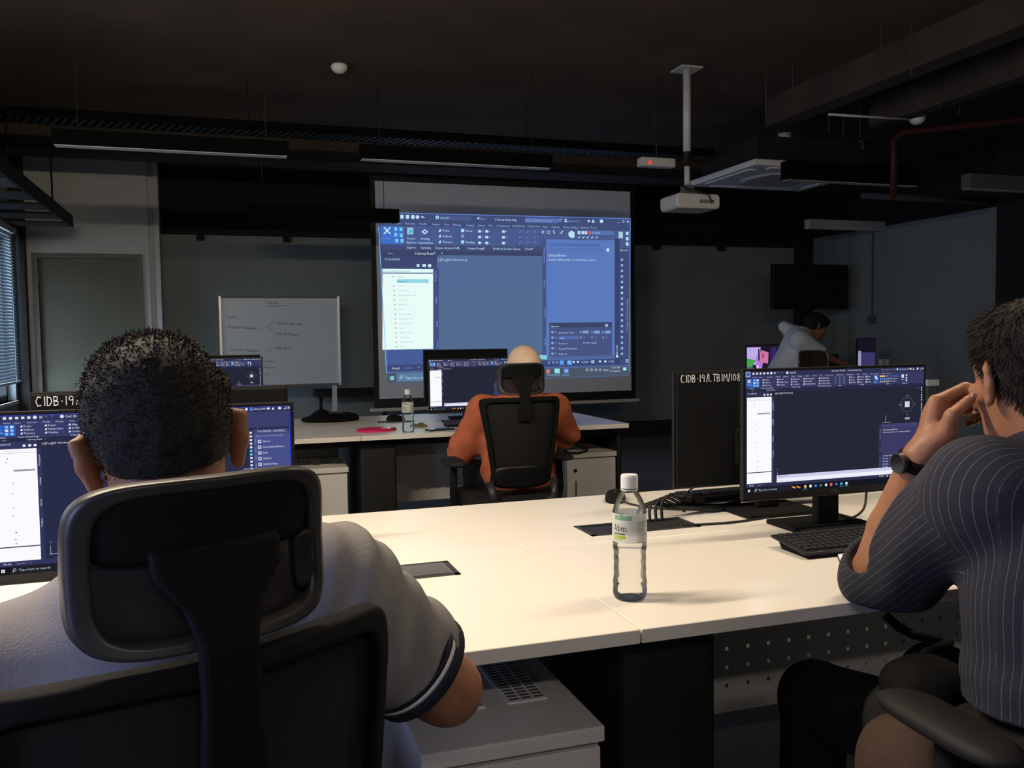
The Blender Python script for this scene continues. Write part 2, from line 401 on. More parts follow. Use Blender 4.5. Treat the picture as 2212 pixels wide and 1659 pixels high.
# venetian blind in front of the far window
bl = thing('venetian_blind', (XL+.03, 8.35, 0), 'blue-grey venetian blind with narrow tilted slats over the window', 'blind')
sl = MB(); n = 46
for i in range(n):
    z = .92+i*(2.28-.92)/n; sl.box((0, 0, z), (.030, 1.86, .0016), roty(math.radians(52)))
tag(sl.build('slats', MT['blindm'], bl), kind='stuff')
MB().bx(-.025, .025, -.94, .94, 2.28, 2.33).build('headrail', MT['offw'], bl)
MB().bx(-.015, .015, -.94, .94, .885, .905).build('bottom_rail', MT['offw'], bl)
for y in (-.7, 0, .7): MB().tube([(.018, y, .89), (.018, y, 2.28)], .002, 5).build('ladder_cord', MT['white'], bl)
struct('wall_back', MB().bx(-2.2, 8.2, -4.45, -4.3, 0, ZC), MT['wall'])
struct('wall_right', MB().bx(XR, XR+.15, -4.3, YF, 0, 2.45), MT['wall'])
struct('wall_right_upper', MB().bx(XR-.02, XR+.15, -4.3, YF, 2.45, ZC), MT['blackwall'])
struct('baseboard_front', MB().bx(XC, XR, YF-.03, YF, 0, .20), MT['blackwall'])
struct('baseboard_right', MB().bx(XR-.03, XR, 6.4, YF-.03, 0, .12), MT['blackwall'])
struct('trim_1', MB().bx(XL-.01, XL+.10, YW-.12, YW, 0, ZC), MT['legblk'])     # dark post in the window corner
# dark pillar at the end of the visible right wall
struct('column', MB().bx(XR-.42, XR, 5.75, 6.25, 0, ZC), MT['blackwall'])
# ------------------------------------------------------------------ ceiling beams and services
for (x0, x1, y0, y1, z) in [(-2.0, 7.15, 7.9, 8.3, 2.82)]:
    struct('ceiling_beam', MB().bx(x0, x1, y0, y1, z, ZC), MT['beam'])
for (px, py, px2, py2, zz, w) in [(1722, 247, 2204, 56, 2.84, .16), (1963, 247, 2212, 163, 2.80, .12), (1880, 470, 2212, 428, 2.62, .1)]:
    a, b = onz(px, py, zz), onz(px2, py2, zz); x = (a[0]+b[0])/2
    struct('ceiling_beam', MB().bx(x, x+w, max(.6, min(a[1], b[1])-2), max(a[1], b[1])+.4, zz, ZC-.001), MT['beam'])
def rod(mb, x, y, z0, z1=ZC, r=.005): return mb.tube([(x, y, z0), (x, y, z1)], r, 6)
# cable tray along the room
TZ, TY = 2.72, onz(860, 305, 2.72)[1]
ct = thing('cable_tray', (0, TY, TZ), 'long perforated black cable tray hung under the dark ceiling', 'cable tray')
MB().bx(-1.85, 3.9, -.11, -.10, 0, .06).build('side_rail', MT['lampblk'], ct); MB().bx(-1.85, 3.9, .10, .11, 0, .06).build('side_rail', MT['lampblk'], ct)
me = MB().box((0, 0, .004), (.028, .2, .008), rotz(.35)).mesh('rung')
x = -1.8
while x < 3.88:
    o = link('rung', me, MT['legblk'] if x < -1.79 else None, ct, loc=(x, 0, 0)); x += .055
for x in (-1.2, .2, 1.1, 2.25, 3.3): rod(MB(), x, -.105, TZ+.06).build('hanger_rod', MT['legblk'], ct, loc=(0, 0, -TZ)); 
# linear pendant lamps, switched off (black) – pixel ends on a common hanging height
PZ = 2.40
def pendant(x, y, L, label, cat='pendant lamp', h=.10, z=PZ, m='lampblk', lit=None, group=None, dm='offw'):
    t = thing('linear_pendant_lamp', (x, y, z), label, cat, group)
    MB().bx(-L/2, L/2, -.045, .045, 0, h).build('housing', MT[m], t, bevel=.004)
    if lit:
        MB().prism([(.042*math.cos(w), .001+.042*math.sin(w)) for w in np.linspace(-math.pi, 0, 13)], -L/2+.02, L/2-.02, ax=0).build('diffuser', emat('lit_diffuser', tuple(255*(c if c <= .0031308 else 1.055*c**(1/2.4)-.055) for c in lit[1]), lit[0]), t)
    else: MB().bx(-L/2+.01, L/2-.01, -.035, .035, -.004, .002).build('diffuser', MT[dm], t)
    for s in (-.8, .8): MB().tube([(s*L/2, 0, h), (s*L/2, 0, ZC-z)], .003, 5).build('suspension_wire', MT['legblk'], t)
    return t
for i, (x, y, p, c) in enumerate(LIT):
    pendant(x, y, 1.2, ['lit black strip lamp hanging over the grey polo man\'s desk', 'lit black strip lamp hanging over the striped shirt man\'s desk', 'lit black strip lamp over the rear of the room, window side', 'lit black strip lamp over the rear of the room, far from the window'][i], lit=(p, c), group='strip lamps switched on')
a, b = onz(113, 312, PZ), onz(622, 341, PZ); pendant((a[0]+b[0])/2, (a[1]+b[1])/2, b[0]-a[0], 'unlit black strip lamp hanging near the white wall', h=.09)
a, b = onz(778, 343, PZ), onz(1187, 366, PZ); pendant((a[0]+b[0])/2, (a[1]+b[1])/2, b[0]-a[0], 'unlit black strip lamp hanging in front of the cable tray, mid room', h=.09)
a, b = onz(1682, 392, PZ), onz(1992, 400, PZ); pendant((a[0]+b[0])/2, (a[1]+b[1])/2, b[0]-a[0], 'unlit black strip lamp overlapping the air conditioner panel', h=.14)
a, b = onz(1736, 495, PZ), onz(1964, 499, PZ); pendant((a[0]+b[0])/2, (a[1]+b[1])/2, b[0]-a[0], 'unlit pale grey strip lamp hanging above the wall television', h=.10, m='offw')
a = onz(2085, 408, PZ); pendant(a[0]+.6, a[1], 1.2, 'unlit grey strip lamp hanging near the dark pillar', h=.12, m='grey')
a = ony(861, 470, 7.2); pendant(a[0]-.6, 7.2, 1.2, 'unlit black strip lamp whose end overlaps the projected picture', h=.105, z=ony(861, 481, 7.2)[2], dm='lampblk')
# suspended slatted panel near the window
zp = 2.28; e = onz(159, 491, zp); ex = e[0]; ey = e[1]
sp = thing('ceiling_baffle', (ex, ey, zp), 'suspended grey slatted baffle panel hanging beside the window', 'ceiling panel')
MB().bx(-.02, 0, -3.2, 0, 0, .10).build('edge_rail', MT['legblk'], sp); MB().bx(-.46, -.44, -3.2, 0, 0, .10).build('edge_rail', MT['legblk'], sp)
y = 0.
me = MB().bx(-.44, -.02, -.30, 0, 0, .012).mesh('slat')
while y > -3.2:
    link('slat', me, MT['grey'] if y == 0 else None, sp, loc=(0, y, 0)); y -= .52
me2 = MB().bx(-.44, -.02, -.215, 0, .05, .06).mesh('dark_slat')
y = -.302
while y > -3.0:
    link('dark_slat', me2, MT['legblk'] if y > -.31 else None, sp, loc=(0, y, 0)); y -= .52
for x, y in ((-.12, -.25), (-.32, -.9), (-.12, -2.4), (-.4, -2.4)): MB().tube([(x, y, .05), (x, y, ZC-zp)], .008, 6).build('hanger_rod', MT['legblk'], sp)
# projector on its pole
PY = 5.35; pb = ony(1490, 438, PY); pt = ony(1487, 112, PY)
pj = thing('ceiling_projector', (pb[0], PY, pb[2]-.055), 'white ceiling projector hanging from a long pale pole', 'projector')
mb = MB().prism([(-.165, .02), (-.165, .085), (-.15, .10), (.15, .10), (.165, .08), (.165, .015), (.15, 0), (-.15, 0)], -.12, .12)
mb.build('body', MT['offw'], pj, bevel=.01)
MB().tube([(-.09, .12, .05), (-.09, .145, .05)], .034, 20).build('lens', MT['lens'], pj)
q = MB()
for i in range(7): q.bx(.01+i*.016, .018+i*.016, -.1215, -.12, .035, .06)
q.build('connector_ports', MT['blk'], pj)
MB().bx(-.07, .03, -.05, .05, .10, .125).bx(-.05, .01, -.04, .04, .125, .17).build('mount_bracket', MT['grey'], pj)
mb = MB().tube([(-.02, 0, .16), (-.02, 0, .30)], .020, 12)
mb.build('inner_pole', MT['offw'], pj, True)
MB().tube([(-.02, 0, .30), (-.02, 0, .55)], .021, 12).build('pole_cover', MT['legblk'], pj, True)
MB().tube([(-.02, 0, .40), (-.02, 0, ZC-pb[2]+.055)], .026, 16).build('outer_pole', MT['offw'], pj, True)
MB().bx(-.1, .06, -.08, .08, ZC-pb[2]+.045, ZC-pb[2]+.055).build('ceiling_plate', MT['offw'], pj)
MB().tube([(.06, -.1, .11), (.02, -.11, .135), (-.05, -.09, .125), (-.08, -.02, .16), (-.02, .03, .2)], .006, 6).build('cable', MT['blk'], pj, True)
MB().tube([(.1, -.12, .05), (.05, -.16, .09), (-.06, -.13, .12), (-.1, -.05, .16)], .005, 6).build('cable', MT['blk'], pj, True)
# emergency light with red lamp
p = ony(1418, 352, 5.6)
em = thing('emergency_light', (p[0], 5.6, p[2]), 'white emergency light box with a small glowing red indicator', 'emergency light')
MB().bx(-.135, .135, -.04, .04, -.032, .032).build('case', MT['offw'], em, bevel=.012, seg=3)
MB().ell((-.07, -.042, -.008), (.012, .005, .012)).build('indicator', MT['led'], em, True)
rod(MB(), 0, 0, .03, ZC-p[2], .006).build('hanger_rod', MT['legblk'], em)
# smoke detectors
for (px, py, lab) in [(733, 150, 'white smoke detector alone on the dark ceiling, away from the projector'), (1695, 299, 'white smoke detector above the air conditioner panel'), (1981, 262, 'white smoke detector on the thin pipe near the dark pillar')]:
    zz = ZC-.03 if px == 733 else (2.93 if px == 1695 else 2.79)
    q = onz(px, py, zz); t = thing('smoke_detector', (q[0], q[1], zz), lab, 'smoke detector', 'smoke detectors')
    MB().lathe([(.052, .03), (.055, .012), (.048, -.004), (.03, -.02), (.012, -.024)], n=24).build('dome', MT['white'], t, True)
    MB().lathe([(.06, .04), (.06, .03)], n=24).build('base', MT['offw'], t)
    if zz < 3: rod(MB(), 0, 0, .035, ZC-zz, .01).build('conduit_drop', MT['beam'], t)
# air-conditioner cassette
za = 2.56; nl = onz(1650, 357, za); fl = onz(1516, 404, za)
y0, y1 = nl[1], fl[1]; x0 = (nl[0]+fl[0])/2-.1; wd = 1.15
ac = thing('air_conditioner_cassette', (x0+wd/2, (y0+y1)/2, za), 'white four-way air conditioner cassette with central grille under the ceiling', 'air conditioner')
hy = max(.42, (y1-y0)/2)
MB().bx(-wd/2, wd/2, -hy, hy, 0, .05).build('panel_frame', MT['white'], ac, bevel=.01)
MB().lathe([(.30, -.012), (.33, 0.001)], n=40).build('centre_grille', MT['white'], ac)
q = MB()
for i in range(9): q.bx(-.25, .25, -.22+i*.055-.006, -.22+i*.055+.006, -.0145, -.0115)
q.build('grille_slots', MT['grey'], ac)
for s in (-1, 1):
    MB().bx(-.4, .4, s*hy*.84-.03, s*hy*.84+.03, -.008, .0).build('louvre', MT['white'], ac)
    MB().bx(s*.49-.03, s*.49+.03, -hy*.68, hy*.68, -.008, .0).build('louvre', MT['white'], ac)
MB().bx(-wd/2+.08, wd/2-.08, -hy+.08, hy-.08, .05, .25).build('casing', MT['blackwall'], ac)
for sx in (-1, 1):
    for sy in (-1, 1): rod(MB(), sx*.42, sy*hy*.6, .25, ZC-za).build('hanger_rod', MT['legblk'], ac)
# pipes
def pipe(name, label, pts, r, m, cat='pipe'):
    mb = MB(); mb.tube(pts, r, 10); return tag(mb.build(name, MT[m], None, True), label, cat)
a, b = onz(1790, 247, 2.78), onz(1962, 258, 2.78)
pipe('conduit', 'thin pale conduit leading to the ceiling smoke detector', [tuple(a), tuple(b)], .009, 'offw')
a = onz(1931, 285, 2.78); a2 = ony(1925, 430, a[1])
pipe('sprinkler_pipe', 'dark red sprinkler pipe bending down beside the air conditioner', [(a[0]+1.3, a[1]-1.2, 2.78), (a[0]+.08, a[1], 2.78), (a[0], a[1], 2.72), (a[0], a[1], a2[2])], .028, 'redpipe')
a = onz(1920, 425, 2.5); b = onz(2120, 428, 2.5)
pipe('service_pipe', 'dark horizontal service pipe behind the air conditioner panel', [(a[0]-.3, a[1], 2.5), (XR-.02, a[1], 2.5)], .03, 'grey')
for k, (px, py) in enumerate([(1655, 247), (1712, 240), (1790, 280), (1822, 290), (1858, 290), (1904, 150), (1968, 160), (2031, 230), (2072, 240)]):
    q = onz(px, py, 2.72 if k < 5 else 2.78)
    tag(rod(MB(), q[0], q[1], q[2]-.02).build('hanger_rod', MT['beam']), 'thin dark threaded rod dropping from the ceiling near the air conditioner', 'rod', 'loose ceiling rods')
a = ony(1862, 318, 6.9)
cb = thing('cable_coil', (a[0], 6.9, a[2]), 'dark coil of spare cable tied up above the strip lamp', 'cable coil')
for i in range(3): MB().tube([(.10*math.cos(t)*(1+.12*i), .02*i, .10*math.sin(t)*(.7+.1*i)) for t in np.linspace(.1, math.pi-.1+i*.2, 14)], .012, 6).build('loop', MT['blk'], cb, True)
MB().bx(-.04, .0, -.02, .02, -.02, .06).build('tag', MT['offw'], cb)
rod(MB(), 0, 0, .1, ZC-a[2]).build('hanger_rod', MT['legblk'], cb)
# ------------------------------------------------------------------ projection screen
SY = 8.55
TL, TR, BL, BR = [ony(x, y, SY) for x, y in ((808, 393), (1363, 412), (821, 860), (1362, 845))]
sx0, sx1 = (TL[0]+BL[0])/2, (TR[0]+BR[0])/2; sz1 = (TL[2]+TR[2])/2; sz0 = (BL[2]+BR[2])/2
scx = (sx0+sx1)/2; hw = (sx1-sx0)/2
ps = thing('projection_screen', (scx, SY, 0), 'large pull-down projection screen showing a blue software window', 'screen')
MB().bx(-hw, hw, 0, .004, sz0, sz1).build('fabric', MT['screenfab'], ps)
MB().bx(-hw-.05, -hw, -.001, .004, sz0-.09, sz1+.05).bx(hw, hw+.05, -.001, .004, sz0-.09, sz1+.05).bx(-hw, hw, -.001, .004, sz0-.09, sz0).bx(-hw, hw, -.001, .004, sz1, sz1+.05).build('black_border', MT['legblk'], ps)
MB().bx(-hw-.09, hw+.09, -.02, .02, sz0-.125, sz0-.09).build('bottom_bar', MT['offw'], ps, bevel=.006)
MB().bx(-hw-.1, hw+.1, -.05, .06, sz1+.05, sz1+.15).build('roller_case', MT['legblk'], ps, bevel=.01)
for s in (-1, 1): MB().tube([(s*hw*.9, 0, sz1+.14), (s*hw*.9, 0, ZC)], .006, 6).build('hanger_rod', MT['legblk'], ps)
def projected():
    P = Print(); sc = 3.687
    BG = (74, 94, 142); BAR = (66, 78, 122); RIB = (74, 90, 142); LT = (190, 225, 245); MID = (120, 150, 205); CY_ = (160, 225, 240)
    def sl(y): return .025-(y-290)/1320*.056
    def top(x): return 290+(x-62)*.0249
    def quad(x0, y0, x1, y1, c): P.poly([(x0, y0), (x0, y1), (x1, y1+sl(y1)*(x1-x0)), (x1, y0+sl(y0)*(x1-x0))], c)
    def T(x, y, h, s, c=LT, rot=False, w=.92): P.t(x, y, h, s, c, sl(y), rot, w)
    P.poly([(62, 290), (140, 1650), (2060, 1592), (2072, 340)], (82, 104, 156))
    quad(62, 290, 2072, 400, BAR); quad(66, 395, 2071, 545, RIB); quad(68, 545, 2071, 592, (66, 76, 118))
    quad(72, 590, 2070, 640, (60, 68, 104)); quad(538, 630, 1370, 1425, (84, 106, 150)); quad(540, 900, 1372, 1425, (84, 108, 144))
    quad(78, 640, 530, 740, (62, 72, 112)); quad(95, 740, 500, 775, (225, 248, 250)); quad(97, 778, 502, 1385, (232, 252, 248))
    P.poly([(95, 770), (95, 777), (498, 777), (498, 771)], (90, 120, 150))
    quad(500, 735, 545, 1500, (66, 80, 130)); quad(126, 1390, 560, 1510, (72, 92, 150)); quad(128, 1505, 2062, 1560, (62, 74, 122))
    quad(136, 1572, 2062, 1650, (76, 86, 104)); quad(210, 1572, 480, 1640, (92, 124, 160))
    quad(1370, 500, 1400, 1440, (70, 82, 132)); quad(1400, 505, 1945, 1440, (90, 122, 188)); quad(1945, 500, 1985, 1500, (58, 66, 110)); quad(1985, 600, 2068, 1500, (66, 76, 122))
    quad(1420, 535, 1830, 560, (80, 108, 175)); quad(1420, 572, 1860, 605, (86, 116, 182)); quad(1425, 1172, 1925, 1440, (72, 84, 130)); quad(1425, 1170, 1925, 1210, (60, 68, 104))
    quad(1230, 335, 1500, 370, (92, 114, 176)); quad(535, 318, 800, 350, (76, 92, 142)); quad(85, 400, 265, 540, (64, 110, 200)); quad(1760, 438, 1940, 470, (88, 114, 176))
    for y in (0, 1):
        P.line(66, 410, 130, 1570, 5, (120, 190, 245)); P.line(2070, 345, 2060, 1560, 4, (110, 160, 240))
    P.line(62, 291, 2072, 341, 4, (110, 150, 235))
    # title row
    for x in (238, 282, 325): P.r(x, 310+x*.02-5, 26, 30, LT)
    P.disc(375, 328, 15, LT); P.poly([(402, 327), (418, 317), (418, 323), (432, 330), (430, 336), (418, 333), (418, 338)], LT)
    P.disc(532, 330, 14, LT); P.disc(532, 330, 6, BAR); T(553, 325, 18, 'Civil 3D', (170, 200, 230)); T(870, 333, 17, 'Share', (110, 180, 225)); P.poly([(845, 340), (868, 325), (864, 350), (855, 342)], CY_)
    T(990, 337, 18, '1.Survey Data.dwg'); T(1238, 345, 15, 'Type a keyword or phrase', (150, 185, 235)); P.ring(1515, 352, 8, 3, LT); P.disc(1555, 348, 8, CY_); P.r(1543, 358, 25, 10, CY_); T(1575, 352, 15, 'mbluser001', (140, 175, 220))
    P.r(1730, 352, 16, 16, LT); P.poly([(1760, 372), (1772, 345), (1786, 372)], LT); P.disc(1840, 361, 14, LT); P.r(1970, 370, 14, 3, LT); P.ring(2014, 363, 8, 3, LT, 4); P.line(2042, 356, 2056, 372, 4, LT); P.line(2056, 356, 2042, 372, 4, LT)
    for x, y, s in ((120, 366, 'Home'), (190, 368, 'Insert'), (275, 369, 'Annotate'), (390, 373, 'Modify'), (488, 376, 'Analyze'), (585, 378, 'View'), (658, 380, 'Manage'), (760, 383, 'Output'), (855, 385, 'Survey'), (940, 386, 'Rail'), (1003, 388, 'Transparent'), (1130, 389, 'InfraWorks'), (1248, 392, 'Collaborate'), (1370, 396, 'Help'), (1440, 397, 'Add-ins'), (1533, 399, 'Featured Apps'), (1676, 402, 'Express Tools')):
        T(x, y, 17, s, (150, 180, 225))
    # ribbon
    P.line(108, 410, 158, 462, 11, LT); P.line(158, 410, 108, 462, 11, LT); T(92, 490, 13, 'Toolspace', (120, 180, 235))
    for x, y in ((190, 410), (232, 412), (190, 455), (234, 460), (198, 502), (240, 503)): P.r(x, y, 24, 28, (120, 200, 235))
    P.r(292, 412, 50, 55, (150, 190, 220)); P.disc(322, 442, 15, (70, 190, 210)); T(290, 487, 18, 'Project'); T(288, 520, 18, 'Explorer'); T(292, 560, 18, 'Explore')
    P.poly([(405, 445), (432, 425), (460, 445), (432, 466)], LT); P.poly([(420, 445), (432, 436), (446, 445), (432, 455)], RIB); T(398, 490, 18, 'Grading'); T(377, 522, 18, 'Optimization'); T(398, 562, 18, 'Optimize')
    for y, s in ((425, 'Points'), (470, 'Surfaces'), (516, 'Traverse')): P.poly([(542, y+18), (556, y-4), (564, y+12), (554, y+22)], LT); T(573, y, 18, s)
    T(513, 563, 18, 'Create Ground Data'); P.poly([(692, 566), (706, 566), (699, 575)], LT)
    for y, s in ((428, 'Parcel'), (472, ''), (518, 'Grading')):
        P.r(722, y-4, 24, 24, CY_ if y != 472 else MID)
        if s: T(755, y, 18, s)
    for x in (858, 915, 1048):
        for y in (428, 474, 520): P.r(x, y+x*.01-5, 22, 20, LT); P.poly([(x+30, y+13), (x+38, y+13), (x+34, y+19)], LT)
    T(770, 567, 18, 'Create Design'); P.poly([(898, 571), (912, 571), (905, 580)], LT); T(976, 570, 18, 'Profile & Section Views'); T(1232, 572, 18, 'Draw'); P.poly([(1282, 575), (1294, 575), (1288, 583)], LT)
    for r_ in range(3):
        for c_ in range(3): P.line(1182+c_*60, 455+r_*43, 1200+c_*60, 435+r_*43, 4, MID); P.poly([(1212+c_*60, 443+r_*43), (1220+c_*60, 443+r_*43), (1216+c_*60, 449+r_*43)], MID)
    P.line(1372, 432, 1372, 462, 5, LT); P.line(1360, 447, 1386, 447, 5, LT); P.ring(1417, 449, 10, 3, LT); P.line(1455, 435, 1466, 462, 6, LT); P.line(1515, 462, 1532, 437, 7, LT)
    P.poly([(1575, 455), (1598, 435), (1624, 450), (1624, 492), (1600, 495), (1578, 480)], LT)
    for x, c in ((1660, LT), (1690, LT), (1715, LT), (1745, (215, 90, 80))): P.r(x-10, 440+(x-1660)*.02, 20, 24, c)
    T(1768, 446, 15, 'P VIEW', (150, 190, 235)); 
    for x in (1660, 1695, 1730, 1765, 1802): P.line(x-10, 496, x+10, 484, 6, LT)
    P.r(1975, 445, 34, 52, (170, 205, 215)); P.r(2034, 445, 20, 26, LT); P.r(2034, 488, 20, 26, LT); P.r(2034, 530, 20, 26, LT); T(1985, 582, 15, 'lipboard')
    # tabs, toolspace
    T(138, 606, 17, 'Start', (140, 170, 215)); T(352, 607, 19, '1.Survey Data', (230, 245, 250), w=1.); P.line(504, 607, 516, 622, 3, LT); P.line(516, 607, 504, 622, 3, LT); P.line(562, 616, 576, 616, 3, LT); P.line(569, 609, 569, 623, 3, LT)
    T(112, 655, 17, 'TOOLSPACE'); P.r(368, 702, 22, 24, LT); P.r(413, 702, 28, 24, LT); P.disc(471, 715, 15, LT); T(538, 658, 18, '[-][Top][2D Wireframe]')
    T(98, 750, 14, 'Active Drawing Settings View', (110, 150, 175)); quad(210, 822, 465, 852, (150, 215, 230)); T(215, 832, 15, 'Alignment', (60, 110, 150))
    for i, s in enumerate(('Grading', '', 'Profile', 'Profile View', 'Superelevation View', 'Cant View', 'Sample Line', 'Section', 'Section View', 'Mass Haul Line', 'Mass Haul View', 'Rail', 'Rail Turnout', 'Catchment', 'Pipe Network', 'Pipe')):
        if s: T(213+i*1.7, 795+i*37.2, 14, s, (165, 190, 195)); P.r(175+i*1.7, 797+i*37.2, 16, 12, (185, 205, 205))
        P.r(150+i*1.7, 799+i*37.2, 6, 6, (190, 210, 210))
    for y, s in ((838, 'Prospector'), (1020, 'Settings'), (1205, 'Survey'), (1372, 'Toolbox')): T(524+(y-838)*.03, y, 14, s, (140, 180, 235), True)
    for y, s in ((695, 'Current Drawing'), (882, 'Recent'), (1120, 'Favorites'), (1350, 'Libraries')): T(1388+(y-700)*.012, y, 14, s, (140, 165, 215), True)
    T(1424, 542, 13, 'Filter...', (120, 150, 210)); T(1416, 623, 18, 'Library Blocks', (225, 240, 250), w=.95); T(1416, 658, 17, 'Specify a different file or a new folder location.', (200, 225, 250), w=.86)
    P.r(1878, 578, 22, 26, LT); P.line(1840, 540, 1858, 556, 3, MID); T(1434, 1190, 16, 'Options'); P.disc(1879, 1190, 12, LT); P.disc(1879, 1190, 5, BAR)
    for y, s in ((1240, 'Insertion Point'), (1283, 'Scale'), (1326, 'Rotation'), (1368, 'Repeat Placement'), (1410, 'Explode')): P.r(1440, y-3, 16, 16, (140, 180, 230)); P.ring(1475, y+5, 8, 2, MID); T(1497, y, 16, s, (170, 200, 240))
    quad(1497, 1276, 1655, 1304, (84, 108, 172)); T(1503, 1283, 15, 'Scale', (190, 215, 245)); T(1690, 1323, 15, '90.0000 Angle', (170, 200, 240))
    for k, x in enumerate((1665, 1755, 1842)):
        T(x, 1237, 15, 'XYZ'[k]+':', LT); P.r(x+22, 1232, 50, 24, (110, 140, 200)); T(x+26, 1237, 13, '0.000'); T(x, 1279, 15, 'XYZ'[k]+':', LT); T(x+30, 1279, 13, '1')
    for i in range(18): P.r(1992, 660+i*44, 17, 17, CY_ if i in (5, 6) else (150, 185, 230))
    T(2048, 1240, 13, 'Tool Palettes - Civil Metric Subassemblies', (150, 180, 225), True, .85); T(1968, 1420, 16, 'BLOCKS', LT, True); P.disc(1962, 1436, 11, LT)
    # bottom
    T(172, 1524, 18, 'Model', (230, 242, 250)); T(270, 1521, 15, 'Layout1', (120, 150, 200)); T(378, 1515, 18, '+'); P.poly([(1320, 1425), (1320, 1460), (1404, 1462), (1404, 1428)], (130, 205, 225))
    for x in (1420, 1454, 1484, 1616, 1650, 1826, 1868): P.disc(x, 1486-(x-1420)*.02, 9, LT if x > 1600 else MID)
    P.r(1505, 1470, 32, 34, (90, 160, 240)); P.r(1566, 1470, 34, 34, (110, 180, 250)); T(1676, 1474, 17, '1:1000'); P.disc(1768, 1480, 13, LT); P.disc(1768, 1480, 5, BAR); T(1895, 1470, 15, '3.500')
    for k in range(3): P.r(2030, 1462+k*10, 22, 4, LT)
    for x, y in ((156, 1597), (172, 1596), (156, 1613), (172, 1612)): P.r(x, y, 13, 13, (150, 225, 245))
    P.ring(246, 1602, 9, 3, LT); P.line(240, 1610, 232, 1620, 3, LT); T(278, 1598, 21, 'Type here to search', LT)
    P.r(1400, 1540, 26, 32, (215, 120, 115)); P.r(1464, 1535, 40, 36, (150, 235, 235)); T(1476, 1545, 20, 'C', (50, 130, 150)); P.r(1540, 1535, 34, 34, (90, 150, 235)); T(1548, 1545, 16, 'W', (220, 235, 250))
    for x in (1400, 1450, 1525): P.r(x, 1583, 60, 4, (130, 190, 240))
    for x in (1722, 1758, 1792, 1826): P.ring(x, 1544, 7, 3, LT)
    T(1852, 1538, 16, 'ENG'); T(1908, 1520, 15, '11:53 AM'); T(1905, 1548, 15, '6/11/2022', LT); P.r(2008, 1525, 26, 24, (170, 225, 240))
    def fn(x, y, l): p = ony(800+x/sc, 380+y/sc, SY); return (p[0]-scx, -.002-.012*l, p[2])
    P.build('projected_picture', PROJM, ps, fn)
projected()
# ------------------------------------------------------------------ mobile whiteboard
WY = 9.0; a, b, c = ony(479, 643, WY), ony(726, 645, WY), ony(733, 827, WY)
wx = (a[0]+b[0])/2; hw = (b[0]-a[0])/2+.01; z1 = (a[2]+b[2])/2; z0 = c[2]
wb = thing('whiteboard', (wx, WY, 0), 'white mobile whiteboard with faint handwritten notes and silver frame', 'whiteboard')
MB().bx(-hw, hw, 0, .02, z0, z1).build('board', MT['wb'], wb)
MB().bx(-hw-.02, -hw, -.012, .03, z0-.02, z1+.02).build('side_frame', MT['alu'], wb); MB().bx(hw, hw+.02, -.012, .03, z0-.02, z1+.02).build('side_frame', MT['alu'], wb)
MB().bx(-hw, hw, -.01, .03, z1, z1+.02).build('top_frame', MT['grey'], wb); MB().bx(-hw, hw, -.01, .03, z0-.02, z0).build('bottom_frame', MT['grey'], wb)
for s in (-1, 1):
    MB().bx(s*(hw-.045)-.022, s*(hw-.045)+.022, .0, .045, .07, z0-.02).build('leg', MT['offw'], wb)
    MB().bx(s*(hw-.045)-.02, s*(hw-.045)+.02, -.25, .30, .05, .08).build('foot', MT['offw'], wb)
    for y in (-.23, .28): MB().tube([(s*(hw-.045)-.012, y, .028), (s*(hw-.045)+.012, y, .028)], .026, 12).build('caster', MT['blk'], wb)
P = Print(); K = (70, 76, 82)
for x, y, h, s in ((850, 150, 42, 'Civil 3D'), (190, 375, 40, 'Template'), (215, 535, 46, '- Default Template'), (1000, 475, 44, 'Civil 3D Imperial'), (1000, 645, 42, 'Civil 3D Metric'), (270, 895, 46, 'Custom Template'), (1000, 870, 46, 'JKR 2016'), (800, 1085, 38, '- Surface'), (800, 1185, 32, 'Alignments'), (820, 1290, 34, 'Pipe')):
    P.t(x, y, h, s, K, .05)
P.line(865, 235, 1160, 218, 7, K); P.line(860, 560, 970, 495, 5, K); P.line(870, 570, 960, 645, 5, K); P.line(850, 960, 970, 900, 5, K)
P.build('handwriting', MT['ink'], wb, lambda x, y, l: (ony(460+x/7.373, 630+y/7.373, WY)[0]-wx, -.001-.001*l, ony(460+x/7.373, 630+y/7.373, WY)[2]))
# low dark side table by the front wall, legs crossed
a, b = ony(690, 846, 9.45), ony(832, 848, 9.45)
stb = thing('side_table', ((a[0]+b[0])/2, 9.45, 0), 'low black folding side table against the front wall behind the whiteboard', 'table')
hw = (b[0]-a[0])/2+.05; zt = a[2]
MB().bx(-hw, hw, -.15, .2, zt-.05, zt+.02).build('table_top', MT['blackwall'], stb)
for x in (-hw+.06, hw-.06):
    for s in (-1, 1): MB().tube([(x, s*.12, zt-.05), (x+.05*s, -s*.14, 0.012)], .014, 6).build('leg', MT['blk'], stb)
# ================================================================== desks
DZ, TH = .74, .025
X0, XS, X1 = -.90, .662, 2.20
def grid_panel(w, h, hole=.010, sx=.0625, sz=.048):
    """steel sheet w x h with a pattern of square through-holes"""
    xs = [0.]; zs = [0.]; nx = int((w-.06)/sx); nz = int((h-.05)/sz)
    hx = [(w-(nx-1)*sx)/2+i*sx for i in range(nx)]; hz = [(h-(nz-1)*sz)/2+i*sz for i in range(nz)]
    for q in hx: xs += [q-hole/2, q+hole/2]
    for q in hz: zs += [q-hole/2, q+hole/2]
    xs.append(w); zs.append(h); V = [(x, 0, z) for z in zs for x in xs]; n = len(xs); F = []
    for j in range(len(zs)-1):
        for i in range(n-1):
            if i % 2 == 1 and j % 2 == 1: continue
            F.append((j*n+i, j*n+i+1, (j+1)*n+i+1, (j+1)*n+i))
    me = bpy.data.meshes.new('panel'); me.from_pydata(V, [], F); return me
PANEL = {}
